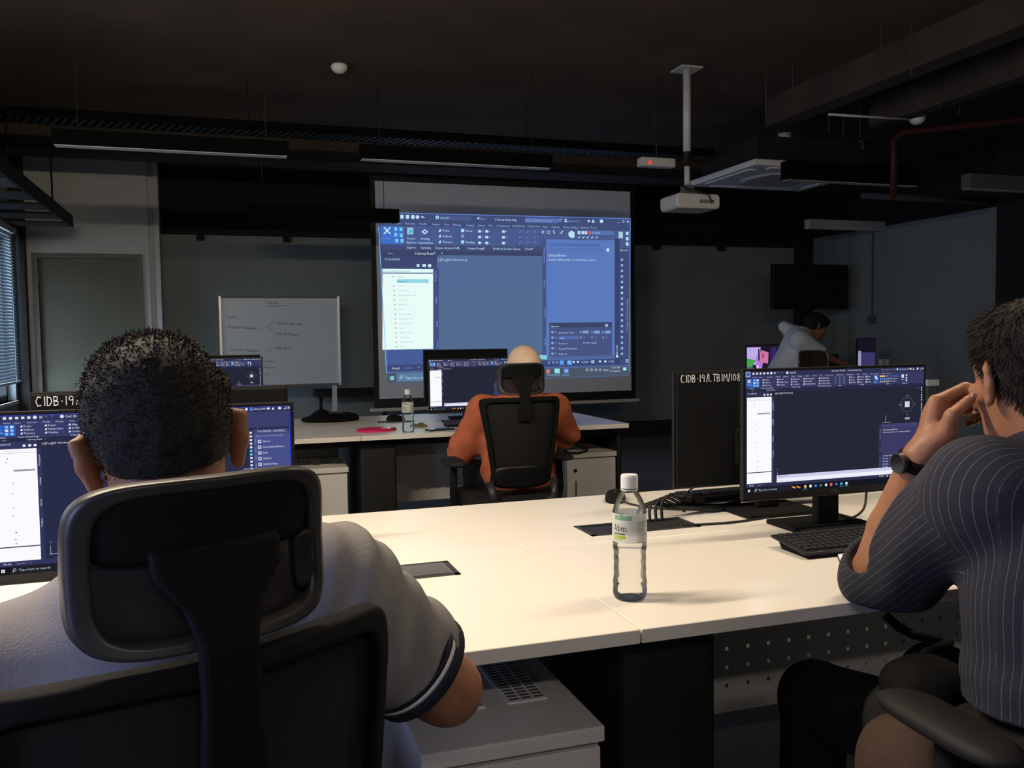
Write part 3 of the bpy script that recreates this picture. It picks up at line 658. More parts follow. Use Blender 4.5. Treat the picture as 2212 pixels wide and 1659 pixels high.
def desk(x0, x1, y0, y1, label, front, legs=(), panel=True, legw=.19):
    t = thing('office_desk', ((x0+x1)/2, (y0+y1)/2, 0), label, 'desk', 'white office desks')
    cx, cy = (x0+x1)/2, (y0+y1)/2; g = .0015
    mb = MB().bx(x0-cx+g, x1-cx-g, y0-cy+g, y1-cy-g, DZ-TH, DZ); mb.m = [1, 1, 1, 1, 1, 0]
    mb.build('desk_top', [MT['desk'], MT['edge']], t, bevel=.0012, seg=1)
    for (a, b) in legs:
        o = MB().bx(a-cx, b-cx, (y0 if front else y0)-cy+(.09 if front else .004), y1-cy-(.004 if front else .09), .0, DZ-TH-.03).build('leg', MT['legblk'], t, bevel=.012)
    MB().bx(x0-cx+.03, x1-cx-.03, y0-cy+.16, y0-cy+.20, DZ-TH-.05, DZ-TH).bx(x0-cx+.03, x1-cx-.03, y1-cy-.12, y1-cy-.08, DZ-TH-.05, DZ-TH).build('support_rail', MT['legblk'], t)
    if panel and front:
        a = max([l[1] for l in legs if l[0] < cx] or [x0+.05]); b = min([l[0] for l in legs if l[0] > cx] or [x1-.05])
        me = grid_panel(b-a, .38)
        o = link('perforated_panel', me, MT['panel'], t, loc=(a-cx, y1-cy-.012, .27)); s = o.modifiers.new('sheet', 'SOLIDIFY'); s.thickness = .0015
    return t
NY0, NYM, NY1 = 1.326, 1.935, 2.522
LG = [(X0+.02, X0+.2), (XS+.005, XS+.20), (X1-.034, X1-.004)]
desk(X0, XS, NY0, NYM, 'white desk in front of the grey polo man, under his monitor', True, [LG[0]])
desk(XS, X1, NY0, NYM, 'white desk with the water bottle, under the striped shirt man\'s elbow', True, [LG[1], LG[2]])
desk(X0, XS, NYM, NY1, 'white desk facing the grey polo man\'s desk, with a monitor turned away', False, [LG[0]])
desk(XS, X1, NYM, NY1, 'white desk facing the striped shirt man\'s desk, with cables from its power box', False, [LG[1], LG[2]])
RY0, RYM, RY1 = 4.55, 5.15, 5.75
desk(X0, XS, RY0, RYM, 'white desk in the next row, holding the near end of the pink pouch', True, [LG[0]])
desk(XS, X1, RY0, RYM, 'white desk in front of the orange dressed person', True, [LG[1], LG[2]])
desk(X0, XS, RYM, RY1, 'white desk in the next row, under the black bag, towards the whiteboard', False, [LG[0]])
desk(XS, X1, RYM, RY1, 'white desk in the next row, its monitor turned to the projection screen', False, [LG[1], LG[2]])
# pedestals
def pedestal(x0, y0, label, w=.315, d=.52, zt=.57):
    t = thing('drawer_pedestal', (x0+w/2, y0+d/2, 0), label, 'pedestal', 'white desk pedestals')
    MB().bx(-w/2, w/2, -d/2+.02, d/2, .05, zt-.032).build('body', MT['pedw'], t, bevel=.003)
    MB().bx(-w/2-.004, w/2+.004, -d/2, d/2, zt-.028, zt).build('lid', MT['pedw'], t, bevel=.003)
    dr = MB().bx(-w/2+.004, w/2-.004, -d/2+.002, -d/2+.02, .06, zt-.036).build('front_door', MT['pedw'], t, bevel=.002)
    MB().tube([(-w/2+.055, -d/2+.002, zt-.10), (-w/2+.055, -d/2-.004, zt-.10)], .011, 14).build('lock', MT['blk'], dr)
    MB().bx(-w/2+.054, -w/2+.064, -d/2-.002, -d/2+.004, zt-.36, zt-.16).build('handle_slot', MT['grey'], dr)
    q = MB().bx(-.01, .075, -d/2-.0005, -d/2+.004, zt-.355, zt-.265)
    q.build('vent_plate', MT['pedw'], dr)
    q = MB()
    for i in range(9): q.bx(-.004+i*.0085, -.001+i*.0085, -d/2-.0012, -d/2, zt-.345, zt-.275)
    q.build('vent_slots', MT['grey'], dr)
    for gx in (-.09, .03):
        MB().bx(gx, gx+.078, -.12, .09, zt, zt+.003).build('top_vent', MT['white'], t)
        q = MB()
        for i in range(14):
            for j in range(3): q.bx(gx+.007+j*.024, gx+.026+j*.024, -.112+i*.0143, -.112+i*.0143+.0075, zt+.003, zt+.0036)
        q.build('vent_slots', MT['grey'], t)
    for sx in (-1, 1):
        for sy in (-1, 1): MB().tube([(sx*(w/2-.04)-.01, sy*(d/2-.06), .025), (sx*(w/2-.04)+.01, sy*(d/2-.06), .025)], .025, 12).build('caster', MT['blk'], t)
    return t
pedestal(.285, 1.352, 'white steel pedestal under the grey polo man\'s desk, beside his elbow')
pedestal(.285, 4.64, 'white steel pedestal next row, beside the black desk leg')
pedestal(1.848, 4.65, 'white steel pedestal under the desk end beside the orange dressed person')
MB_post = MB().bx(.60, .63, 1.86, 1.90, .0, DZ-TH); tag(MB_post.build('desk_post', MT['grey']), 'slim grey upright post under the near desks behind the pedestal', 'post')
# ------------------------------------------------------------------ flush power boxes with cables
def power_box(x0, x1, y0, y1, label, opened):
    t = thing('desk_power_box', ((x0+x1)/2, (y0+y1)/2, DZ), label, 'power box')
    w, d = (x1-x0)/2, (y1-y0)/2
    MB().bx(-w, w, -d, -d+.012, 0, .002).bx(-w, w, d-.010, d, 0, .002).bx(-w, -w+.012, -d, d, 0, .002).bx(w-.012, w, -d, d, 0, .002).build('rim', MT['boxlid'], t)
    if opened:
        MB().bx(-w+.013, w-.013, -d+.013, d*.55, .0004, .0022).build('lid', MT['rim'], t)
        MB().bx(-w+.013, w-.013, d*.57, d-.011, .0002, .0008).build('open_slot', MT['blk'], t)
    else:
        MB().bx(-w+.014, w-.014, -d+.014, d-.012, .0004, .002).build('lid', MT['grey'], t)
        MB().bx(-w+.02, w-.02, -d+.014, -d+.019, .002, .0028).build('finger_lip', MT['silver'], t)
    return t
power_box(.862, 1.172, 1.998, 2.122, 'grey flush power box with black cables rising out, near the water bottle', True)
power_box(.175, .462, 1.775, 1.893, 'grey flush power box with closed lid, beside the grey polo man', False)
def cable(pts, label, r=.0032, m='blk', grp='loose black cables on the near desks'):
    P_ = [np.array(p, float) for p in pts]; out = []
    for i in range(len(P_)-1):
        p0, p1, p2, p3 = P_[max(i-1, 0)], P_[i], P_[i+1], P_[min(i+2, len(P_)-1)]
        for k in range(6):
            t = k/6; out.append(.5*(2*p1+(p2-p0)*t+(2*p0-5*p1+4*p2-p3)*t*t+(3*p1-p0-3*p2+p3)*t**3))
    out.append(P_[-1]); mb = MB().tube(out, r, 8)
    return tag(mb.build('cable', MT[m], None, True), label, 'cable', grp)
for i in range(5):
    x = 1.035+i*.018; y = 2.09
    cable([(x, y, DZ-.002), (x+.005, y+.01, DZ+.03+.006*i), (x+.05, y+.035, DZ+.045+.004*i), (x+.14, y+.05+.008*i, DZ+.022), (x+.30, y+.06+.01*i, DZ+.010+.004*(i % 3)), (1.46, 2.23, DZ+.03+.004*i)], 'black cable of the bundle rising from the open power box', .0042)
cable([(1.10, 2.385, DZ+.018), (1.13, 2.33, DZ+.004), (1.17, 2.25, DZ+.004), (1.24, 2.20, DZ+.004), (1.33, 2.17, DZ+.005)], 'thin black mouse cable running to the cable bundle')
cable([(1.12, 2.02, DZ+.003), (1.25, 2.00, DZ+.004), (1.38, 2.02, DZ+.003), (1.52, 2.05, DZ+.003)], 'thin black cable lying behind the striped shirt man\'s monitor')
cable([(1.655, 1.95, .86), (1.66, 1.955, .80), (1.63, 1.93, .765), (1.57, 1.90, DZ+.012), (1.50, 1.86, DZ+.030)], 'thin black cable hanging from the lit monitor to its base')
cable([(1.38, 2.2, .90), (1.34, 2.26, .82), (1.30, 2.30, .77), (1.25, 2.24, .748), (1.22, 2.18, .745)], 'thin black cable curving down behind the turned-away monitor')
# ------------------------------------------------------------------ monitors
MW, MH = .552, .326
def stroke_text(txt, x, y, h, sp=.0):
    G = {'C': [[(.8, .1), (.3, 0), (0, .5), (.25, 1), (.8, .95)]], 'I': [[(.3, 0), (.3, 1)]], 'D': [[(.05, 0), (.05, 1)], [(0, .02), (.6, .15), (.75, .55), (.45, .95), (0, 1)]],
         'B': [[(.05, 0), (.05, 1)], [(0, 0), (.6, .1), (.55, .42), (.1, .5)], [(.1, .5), (.7, .6), (.65, .92), (0, 1)]], '.': [[(.2, .55), (.35, .55)]], '1': [[(.3, 0), (.28, 1)]],
         '9': [[(.65, .35), (.3, .5), (.05, .3), (.3, 0), (.65, .1), (.68, .4), (.6, 1)]], '/': [[(.55, -.1), (.15, 1.1)]], 'L': [[(.1, 0), (.1, .95), (.75, .95)]], 'T': [[(0, .02), (.9, 0)], [(.45, 0), (.42, 1)]],
         'M': [[(0, 1), (.1, 0), (.45, .6), (.8, 0), (.9, 1)]], '0': [[(.4, .05), (.1, .3), (.1, .75), (.4, .97), (.7, .7), (.7, .3), (.4, .05)]], '8': [[(.65, .15), (.3, 0), (.1, .25), (.65, .65), (.6, .95), (.25, 1), (.05, .75), (.6, .35), (.65, .15)]]}
    out = []
    for ch in txt:
        wd = .5 if ch in 'I.1/' else .86
        for st in G.get(ch, []): out.append([(x+p[0]*h*.62, y+p[1]*h) for p in st])
        x += (wd+.12)*h*.665+sp
    return out
def monitor(x, y, ztop, facing, label, scr=None, tagtxt=None, rz=0., base='rect', zb=DZ, w=MW, h=MH, mark=True):
    """facing=-1 shows its picture to the camera side, +1 shows its back; origin on the desk under the stand"""
    t = thing('computer_monitor', (x, y, zb), label, 'monitor', 'desktop monitors', rz + (0 if facing < 0 else math.pi))
    zt = ztop-zb; z0 = zt-h; yp = -.055     # panel front plane sits forward of the stand
    MB().bx(-w/2, w/2, yp, yp+.012, z0, zt).build('bezel', MT['blk'], t, bevel=.002)
    MB().bx(-w/2+.004, w/2-.004, yp+.012, yp+.024, z0+.004, zt-.004).bx(-.09, .09, yp+.024, yp+.036, z0+.06, z0+.16).build('back_cover', MT['blkm'], t, bevel=.004)
    MB().bx(-w/2, w/2, yp-.0012, yp, z0+.0005, z0+.003).build('chin_strip', MT['rim'], t)
    MB().bx(-.035, .035, yp+.035, yp+.058, .012, zt-.10).build('stand_post', MT['blkm'], t, bevel=.006)
    MB().prism([(-.035, yp+.04), (.035, yp+.04), (.035, yp+.1), (-.035, yp+.1)], zt-.17, zt-.12, ax=2).build('tilt_hinge', MT['blk'], t)
    MB().bx(-.115, .115, -.085, .085, 0, .012).build('stand_base', MT['blkm'], t, bevel=.003)
    if mark: 
        q = Print(); q.t(-.019, -.0045, .0085, 'DELL', (120, 120, 124)); q.build('maker_mark', INKM, t, lambda a, b, l: (a, yp-.0006, z0+.011-b))
    if scr is not None:
        bz = .007; bb = .020
        scr.build('screen_picture', SCRM, t, lambda a, b, l: (-w/2+bz+(w-2*bz)*a/1600, yp-.0004-.0012*l, zt-bz-(h-bz-bb)*b/900))
    if tagtxt:
        mb = MB()
        for st in stroke_text(tagtxt, 0, 0, .0203):
            pts = [(w/2-.016-a, yp+.0246, zt-.010-b) for a, b in st]; mb.tube(pts, .0012, 5)
        mb.build('handwritten_tag', MT['chalk'], t)
    return t
def cad(variant):
    P = Print(); N = (36, 39, 54); R = (55, 57, 94); B = (46, 48, 80); L = (222, 224, 240); G = (150, 152, 182)
    if variant == 'left': N, R, B = (40, 44, 70), (56, 60, 104), (50, 54, 94)
    P.r(0, 0, 1600, 900, N); P.r(0, 0, 1600, 34, B); P.r(0, 34, 1600, 96, R); P.r(0, 128, 1600, 24, (40, 42, 70)); P.r(0, 150, 216, 40, B)
    P.r(0, 0, 40, 40, (150, 160, 205)); P.r(8, 8, 24, 24, (60, 80, 170))
    for i in range(9):
        if i in (5,): P.disc(66+i*30, 16, 10, L)
        else: P.r(58+i*30, 9, 16 if i < 7 else 8, 14 if i < 7 else 4, L if i < 6 else G)
    P.disc(352, 16, 10, L); P.t(366, 9, 14, 'Civil 3D', L); P.t(740, 5, 12, 'Autodesk Civil 3D    1.Survey Data.dwg', L); P.t(1192, 8, 11, 'Type a keyword or phrase', G); P.disc(1346, 14, 8, L); P.disc(1374, 10, 6, (90, 150, 235)); P.r(1367, 16, 14, 7, (90, 150, 235)); P.t(1385, 8, 12, 'mbluser001', L)
    P.r(1466, 8, 14, 12, L); P.poly([(1490, 22), (1499, 6), (1508, 22)], L); P.disc(1538, 14, 9, L); P.r(1562, 18, 10, 3, L); P.ring(1576, 13, 6, 2, L, 4); P.line(1587, 8, 1597, 19, 3, L); P.line(1597, 8, 1587, 19, 3, L)
    x = 60
    for s in ('Home', 'Insert', 'Annotate', 'Modify', 'Analyze', 'View', 'Manage', 'Output', 'Survey', 'Rail', 'Transparent', 'InfraWorks', 'Collaborate', 'Help', 'Add-ins', 'Featured Apps', 'Express Tools'):
        P.t(x, 38, 10, s, (185, 188, 212)); x += 26+len(s)*6.4
    P.r(6, 54, 112, 62, (44, 92, 178)); P.line(16, 60, 42, 84, 7, L); P.line(42, 60, 16, 84, 7, L); P.t(12, 92, 8, 'Toolspace', L)
    for a in (66, 92):
        for b in (58, 78, 98): P.r(a, b, 16, 14, (130, 190, 245) if (a+b) % 3 else L)
    cols = [(140, ('Points', 'Surfaces', 'Traverse')), (262, ('Parcel', 'Feature Line', 'Grading')), (382, ('Alignment', 'Profile', 'Corridor')), (490, ('Intersections', 'Assembly', 'Pipe Network')), (626, ('Profile View', 'Sample Lines', 'Section Views')), (896, ('Move', 'Copy', 'Stretch')), (972, ('Rotate', 'Mirror', 'Scale')), (1046, ('Trim', 'Fillet', 'Array'))]
    for cx, ss in cols:
        for i, s in enumerate(ss): P.poly([(cx, 68+i*20), (cx+8, 57+i*20), (cx+14, 62+i*20), (cx+11, 70+i*20)], L); P.t(cx+18, 58+i*20, 11, s, L)
    for r_ in range(3):
        for c_ in range(3): P.ring(775+c_*38, 64+r_*20, 6, 2, G, 8 if c_ else 4)
    P.r(1122, 54, 46, 64, (44, 92, 178)); P.r(1134, 60, 16, 18, L); P.r(1142, 72, 16, 18, L); P.t(1126, 104, 8, 'Layer', L)
    for i, c in enumerate(((235, 225, 120), (240, 200, 110), L, (235, 90, 70), (200, 100, 90))): P.r(1180+i*16, 58, 12, 12, c)
    P.r(1262, 56, 96, 16, (60, 80, 150))
    for j in range(2):
        for i in range(5): P.line(1180+i*18, 92+j*20, 1192+i*18, 80+j*20, 5, (110, 190, 240) if j == 0 else L)
        P.t(1272, 80+j*20, 9, ('Make Current', 'Match Layer')[j], L)
    P.r(1384, 56, 22, 26, L); P.t(1384, 90, 9, 'Paste', L)
    for i in range(3): P.r(1424, 56+i*20, 13, 13, L)
    for a, s in ((30, 'Palettes'), (126, 'Create Ground Data'), (390, 'Create Design'), (620, 'Profile & Section Views'), (800, 'Draw'), (1000, 'Modify'), (1240, 'Layers'), (1390, 'Clipboard')): P.t(a, 119, 9, s, L)
    P.t(48, 134, 9, 'Start', G); P.t(170, 134, 10, '1.Survey Data', L); P.t(238, 134, 10, 'x    +', G); P.t(14, 158, 10, 'TOOLSPACE', L)
    for a in (150, 178, 205): P.r(a, 167, 14, 12, (245, 245, 250))
    P.r(10, 190, 208, 552, (250, 250, 255)); P.r(10, 212, 208, 2, (170, 170, 190)); P.t(16, 197, 8, 'Active Drawing Settings View', (190, 190, 205)); P.r(10, 748, 208, 78, (250, 250, 255)); P.r(100, 306, 108, 11, (165, 165, 180)); P.t(102, 307, 8, 'Alignment Style', (110, 110, 130))
    for i, (a, b) in enumerate(((70, 240), (62, 262), (92, 380), (88, 440), (90, 520), (86, 566), (96, 660), (92, 700), (94, 722))): P.r(a, b, 8 if i > 5 else 5, 6, (150, 150, 165) if i % 3 else (100, 100, 115))
    P.r(218, 190, 22, 640, (52, 54, 96))
    for b, s in ((290, 'Prospector'), (400, 'Settings'), (520, 'Survey'), (640, 'Toolbox')): P.t(234, b, 10, s, L, rot=True)
    P.t(246, 160, 11, '[-][Top][2D Wireframe]', L)
    P.line(268, 800, 268, 752, 3, G); P.line(268, 800, 318, 800, 3, G); P.ring(268, 800, 4, 2, G, 8); P.t(264, 728, 12, 'Y', G); P.t(322, 793, 12, 'X', G)
    P.r(0, 828, 1600, 26, B); P.t(30, 834, 11, 'Model', L); P.t(96, 834, 10, 'Layout1     +', G)
    if variant != 'left':
        P.ring(1440, 292, 52, 9, (62, 65, 80), 32); P.r(1418, 268, 44, 44, (212, 212, 220)); P.t(1430, 286, 9, 'TOP', (130, 130, 140))
        for a, b, s in ((1434, 214, 'N'), (1364, 286, 'W'), (1510, 286, 'E'), (1435, 362, 'S')): P.t(a, b, 15, s, (150, 152, 165))
        P.r(1420, 394, 44, 15, (170, 170, 182)); P.line(1238, 368, 1238, 428, 3, (190, 190, 205)); P.line(1206, 424, 1280, 424, 3, (190, 190, 205))
        P.r(1172, 440, 26, 380, (44, 46, 76)); P.r(1196, 436, 352, 340, (58, 58, 98)); P.r(1196, 436, 352, 26, (66, 66, 108)); P.t(1210, 476, 11, 'Other Drawing Blocks', L); P.t(1210, 496, 10, 'Use the Browse button to select a different drawing file', L, wx=.82)
        for b, s in ((560, 'Current Drawing'), (650, 'Recent'), (770, 'Other Drawing')): P.t(1190, b, 9, s, G, rot=True)
        P.t(1216, 678, 10, 'Insertion Options', L)
        for i in range(5): P.r(1214, 700+i*22, 14, 12, (130, 150, 220)); P.r(1236, 702+i*22, 26, 8, G)
        P.r(246, 776, 1120, 26, (205, 205, 235)); P.r(262, 800, 1104, 30, (238, 238, 252)); P.r(246, 776, 16, 54, B); P.t(270, 780, 8, 'Command: _OPEN', (120, 120, 150)); P.t(270, 792, 8, 'Command:', (120, 120, 150)); P.t(270, 814, 9, 'Command: *Cancel*', (120, 120, 150)); P.t(1180, 836, 10, 'MODEL', L); P.r(1250, 836, 12, 11, L); P.r(1280, 836, 12, 11, G)
        for i in range(24): P.r(1572, 160+i*19, 9, 10, (90, 150, 220) if i % 4 == 2 else L)
        for i in range(3): P.r(1556, 440+i*24, 8, 8, L)
        P.t(1520, 160, 10, '_ o x', G)
    else:
        P.r(1352, 140, 34, 690, (50, 54, 96)); P.r(1382, 138, 214, 690, (72, 80, 138)); P.r(1382, 138, 214, 30, (62, 68, 116)); P.r(1000, 36, 596, 92, (58, 62, 104))
        P.t(1404, 146, 12, 'TOOL PALETTES - CIVIL METRIC S...', L, wx=.66); P.t(1396, 174, 10, 'Metric: Trench Pipes Subassemblies', (170, 174, 205), wx=.8)
        for i, s in enumerate(('Channel', 'ChannelParabolicBottom', 'Ditch', 'SideDitch', 'SideDitchUShape', 'SideDitchWithLip')): P.r(1406, 204+i*35, 19, 19, (205, 208, 222)); P.r(1410, 208+i*35, 11, 8, (90, 95, 120)); P.t(1434, 207+i*35, 12, s, L, wx=.74)
        for b, s in ((225, 'Assem'), (275, 'Basic'), (325, 'Lanes'), (385, 'Should'), (440, 'Medians')): P.t(1396, b, 9, s, G, rot=True)
        for i in range(26): P.r(1360, 152+i*22, 13, 12, (120, 200, 245) if i in (5, 6) else L)
        P.r(1320, 372, 34, 190, (100, 112, 150)); P.line(1596, 30, 1596, 860, 7, (40, 50, 190)); P.line(0, 2, 1600, 2, 3, (60, 70, 190))
    P.r(0, 854, 1600, 46, (20, 22, 32)); P.r(66, 856, 330, 42, (30, 32, 42))
    for a, b in ((18, 868), (28, 868), (18, 878), (28, 878)): P.r(a, b, 8, 8, (240, 240, 245))
    P.ring(84, 874, 6, 2, L, 12); P.line(80, 880, 74, 888, 3, L); P.t(104, 869, 14, 'Type here to search', (200, 202, 214))
    for i in range(6): P.disc(400+i*13, 872+(i % 3)*5, 7, ((225, 120, 60), (240, 190, 90), (150, 70, 60))[i % 3], 6)
    for i, c in enumerate(((245, 200, 90), (235, 235, 240), (60, 140, 230), (70, 130, 60), (225, 225, 235), (230, 110, 90), (70, 110, 230), (60, 180, 220), (215, 240, 240))):
        P.r(500+i*46, 866, 20, 20, c) if i % 2 else P.disc(510+i*46, 876, 11, c)
        if i in (0, 7, 8): P.r(494+i*46, 894, 32, 3, (110, 170, 240))
    return P
scrR, scrL = cad('right'), cad('left')
def mon_px(px_left, Y, py_top_at_left): p = ony(px_left, py_top_at_left, Y); return p[0], p[2]
x, z = mon_px(1605, 1.83, 797)
monR = monitor(x+MW/2, 1.885, z, -1, 'lit monitor in front of the striped shirt man, showing dark drafting software', scrR)
p = ony(634, 868, 1.83)
monL = monitor(p[0]-MW/2, 1.885, p[2], -1, 'lit monitor in front of the grey polo man, tool list on its screen edge', scrL)
x, z = mon_px(1458, 2.14, 803)
monitor(x+MW/2, 2.105, z, 1, 'black monitor turned away, long handwritten code on its back, by the cable bundle', None, 'CIDB.19/LTBIM/108', mark=False)
p = ony(60, 848, 2.14)
monitor(p[0]+MW/2, 2.105, p[2], 1, 'black monitor turned away behind the grey polo man\'s monitor, code on its back', None, 'CIDB.19/', mark=False)
p = ony(924, 775, 5.02)
m2 = monitor(p[0]+MW/2, 5.075, p[2], -1, 'lit monitor in front of the orange dressed person', scrR, mark=False)
p = ony(915, 756, 5.32); monitor(p[0]+MW/2, 5.29, p[2], 1, 'black monitor turned away, directly behind the orange dressed person\'s screen', None, mark=False)
p = ony(567, 771, 5.02); monitor(p[0]-MW/2, 5.075, p[2], -1, 'lit monitor in front of the whiteboard, half hidden behind the grey polo man\'s head', scrR, mark=False)
p = ony(562, 766, 5.32); monitor(p[0]-MW/2, 5.29, p[2], 1, 'black monitor turned away in front of the whiteboard', None, mark=False)
# ------------------------------------------------------------------ keyboards and mice
KEYM = MB().prism([(-.0078, 0), (-.0066, .0045), (.0066, .0045), (.0078, 0)], -.0078, .0078).mesh('keycap')
KEYW = MB().prism([(-.017, 0), (-.0155, .0045), (.0155, .0045), (.017, 0)], -.0078, .0078).mesh('wide_keycap')
KEYS_ = MB().prism([(-.055, 0), (-.053, .0045), (.053, .0045), (.055, 0)], -.0078, .0078).mesh('space_bar')
for m_ in (KEYM, KEYW, KEYS_): m_.materials.append(MT['key'])
def keyboard(x, y, rz, label, zb=DZ, keys=True):
    t = thing('keyboard', (x, y, zb), label, 'keyboard', 'black desk keyboards', rz)
    w, d = .44, .132; tilt = math.radians(6)
    R = rotx(tilt)
    tp = MB(); tp.box((0, 0, .019), (w, d, .007), R); tp.build('deck', MT['blk'], t, bevel=.002)
    MB().prism([(-d/2+.004, .0), (-d/2+.002, .009), (d/2-.01, .023), (d/2-.028, .0)], -w/2+.012, w/2-.012, ax=0).build('case', MT['blkm'], t)
    for s in (-1, 1): MB().bx(s*.18-.015, s*.18+.015, d/2-.022, d/2-.012, 0, .018).build('flip_foot', MT['blk'], t)
    MB().box((.10, 0, .0228), (.003, d*.8, .001), R).build('number_pad_gap', MT['rim'], t)
    if keys:
        rows = [.048, .029, .0105, -.008, -.0265, -.045]
        for r_, yy in enumerate(rows):
            x_ = -w/2+.02
            while x_ < w/2-.012:
                me = KEYM; adv = .019
                if r_ == 5 and abs(x_+.075) < .012: me, adv = KEYS_, .112; x_ += .046
                elif r_ in (2, 3, 4) and x_ < -w/2+.025: me, adv = KEYW, .0285; x_ += .008
                if not (.085 < x_ < .10 or .155 < x_ < .163):
                    v = R @ np.array([x_, yy, .0045]); k = bpy.data.objects.new('key', me); COL.objects.link(k); k.parent = t
                    k.location = (v[0], v[1], v[2]+.018); k.rotation_euler = (tilt, 0, 0)
                x_ += adv if me is not KEYS_ else .066
    return t
kb = onz(1742, 1203, DZ+.008); keyboard(kb[0]+.22, kb[1]+.066, math.radians(-1), 'black keyboard beside the striped shirt man\'s elbow')
keyboard(1.51, 2.33, math.pi+math.radians(1), 'black keyboard behind the cable bundle, facing the turned-away monitor')
keyboard(1.40, 4.87, 0, 'black keyboard in front of the orange dressed person', keys=False)
keyboard(-.12, 1.53, 0, 'black keyboard in front of the grey polo man', keys=False)
def mouse(x, y, rz, label, zb=DZ):
    t = thing('computer_mouse', (x, y, zb), label, 'mouse', 'black computer mice', rz)
    vs = []; n = 20; prof = [(1., 0), (1.03, .008), (.98, .018), (.80, .028), (.5, .034), (.02, .036)]
    mb = MB()
    for s_, z in prof:
        for j in range(n):
            w = 2*math.pi*j/n; vs.append((s_*.031*math.cos(w), s_*.056*math.sin(w), z*(1+.10*math.sin(w))))
    mb.add(vs, [(i*n+j, i*n+(j+1) % n, (i+1)*n+(j+1) % n, (i+1)*n+j) for i in range(5) for j in range(n)]+[tuple(range(n))[::-1], tuple(5*n+j for j in range(n))])
    mb.build('body', MT['blkm'], t, True)
    MB().tube([(-.003, .03, .034), (.003, .03, .034)], .009, 12).build('scroll_wheel', MT['rim'], t)
    MB().bx(-.0006, .0006, .012, .052, .0335, .0345).build('button_gap', MT['blk'], t)
    return t
q = onz(1332, 1086, DZ); mouse(q[0]+.01, q[1]+.03, 2.7, 'black mouse behind the water bottle')
q = onz(862, 1258, DZ+.015); mouse(q[0]-.01, q[1], .3, 'black mouse beside the grey polo man\'s shoulder and closed power box')
q = onz(848, 902, DZ+.01); mouse(q[0], q[1]-.1, 1.4, 'black mouse near the standing bottle in the next row')
# paper under the elbow
q = onz(1797, 1226, DZ)
pp = thing('notepad', (q[0]+.13, q[1]-.02, DZ), 'white notepad with plum edge under the striped shirt man\'s elbow', 'notepad', rz=math.radians(-33))
MB().bx(-.10, .10, -.075, .075, 0, .003).build('cover', MT['plumcover'], pp); MB().bx(-.098, .10, -.07, .075, .003, .006).build('sheets', MT['paper'], pp)
# ------------------------------------------------------------------ bottles
def clear(name, ior, tint=(1, 1, 1)):
    m = bpy.data.materials.new(name); m.use_nodes = True; nt = m.node_tree; nt.nodes.remove(nt.nodes['Principled BSDF'])
    gl = nt.nodes.new('ShaderNodeBsdfGlossy'); gl.inputs['Roughness'].default_value = .06; tr = nt.nodes.new('ShaderNodeBsdfTransparent'); tr.inputs[0].default_value = tint+(1,)
    fr = nt.nodes.new('ShaderNodeFresnel'); fr.inputs[0].default_value = ior; mx = nt.nodes.new('ShaderNodeMixShader')
    nz = nt.nodes.new('ShaderNodeTexNoise'); nz.inputs['Scale'].default_value = 60; bp = nt.nodes.new('ShaderNodeBump'); bp.inputs['Strength'].default_value = .25; bp.inputs['Distance'].default_value = .003
    nt.links.new(nz.outputs['Fac'], bp.inputs['Height']); nt.links.new(bp.outputs['Normal'], gl.inputs['Normal'])
    nt.links.new(fr.outputs[0], mx.inputs[0]); nt.links.new(tr.outputs[0], mx.inputs[1]); nt.links.new(gl.outputs[0], mx.inputs[2]); nt.links.new(mx.outputs[0], nt.nodes['Material Output'].inputs[0]); return m
PET = clear('clear_bottle_plastic', 1.38, (.985, .99, .988))
WATER = clear('water', 1.12, (.985, .99, .985))
LBL = mat('frosted_label_film', (225, 230, 224), .5, var=.03, alpha=.7)
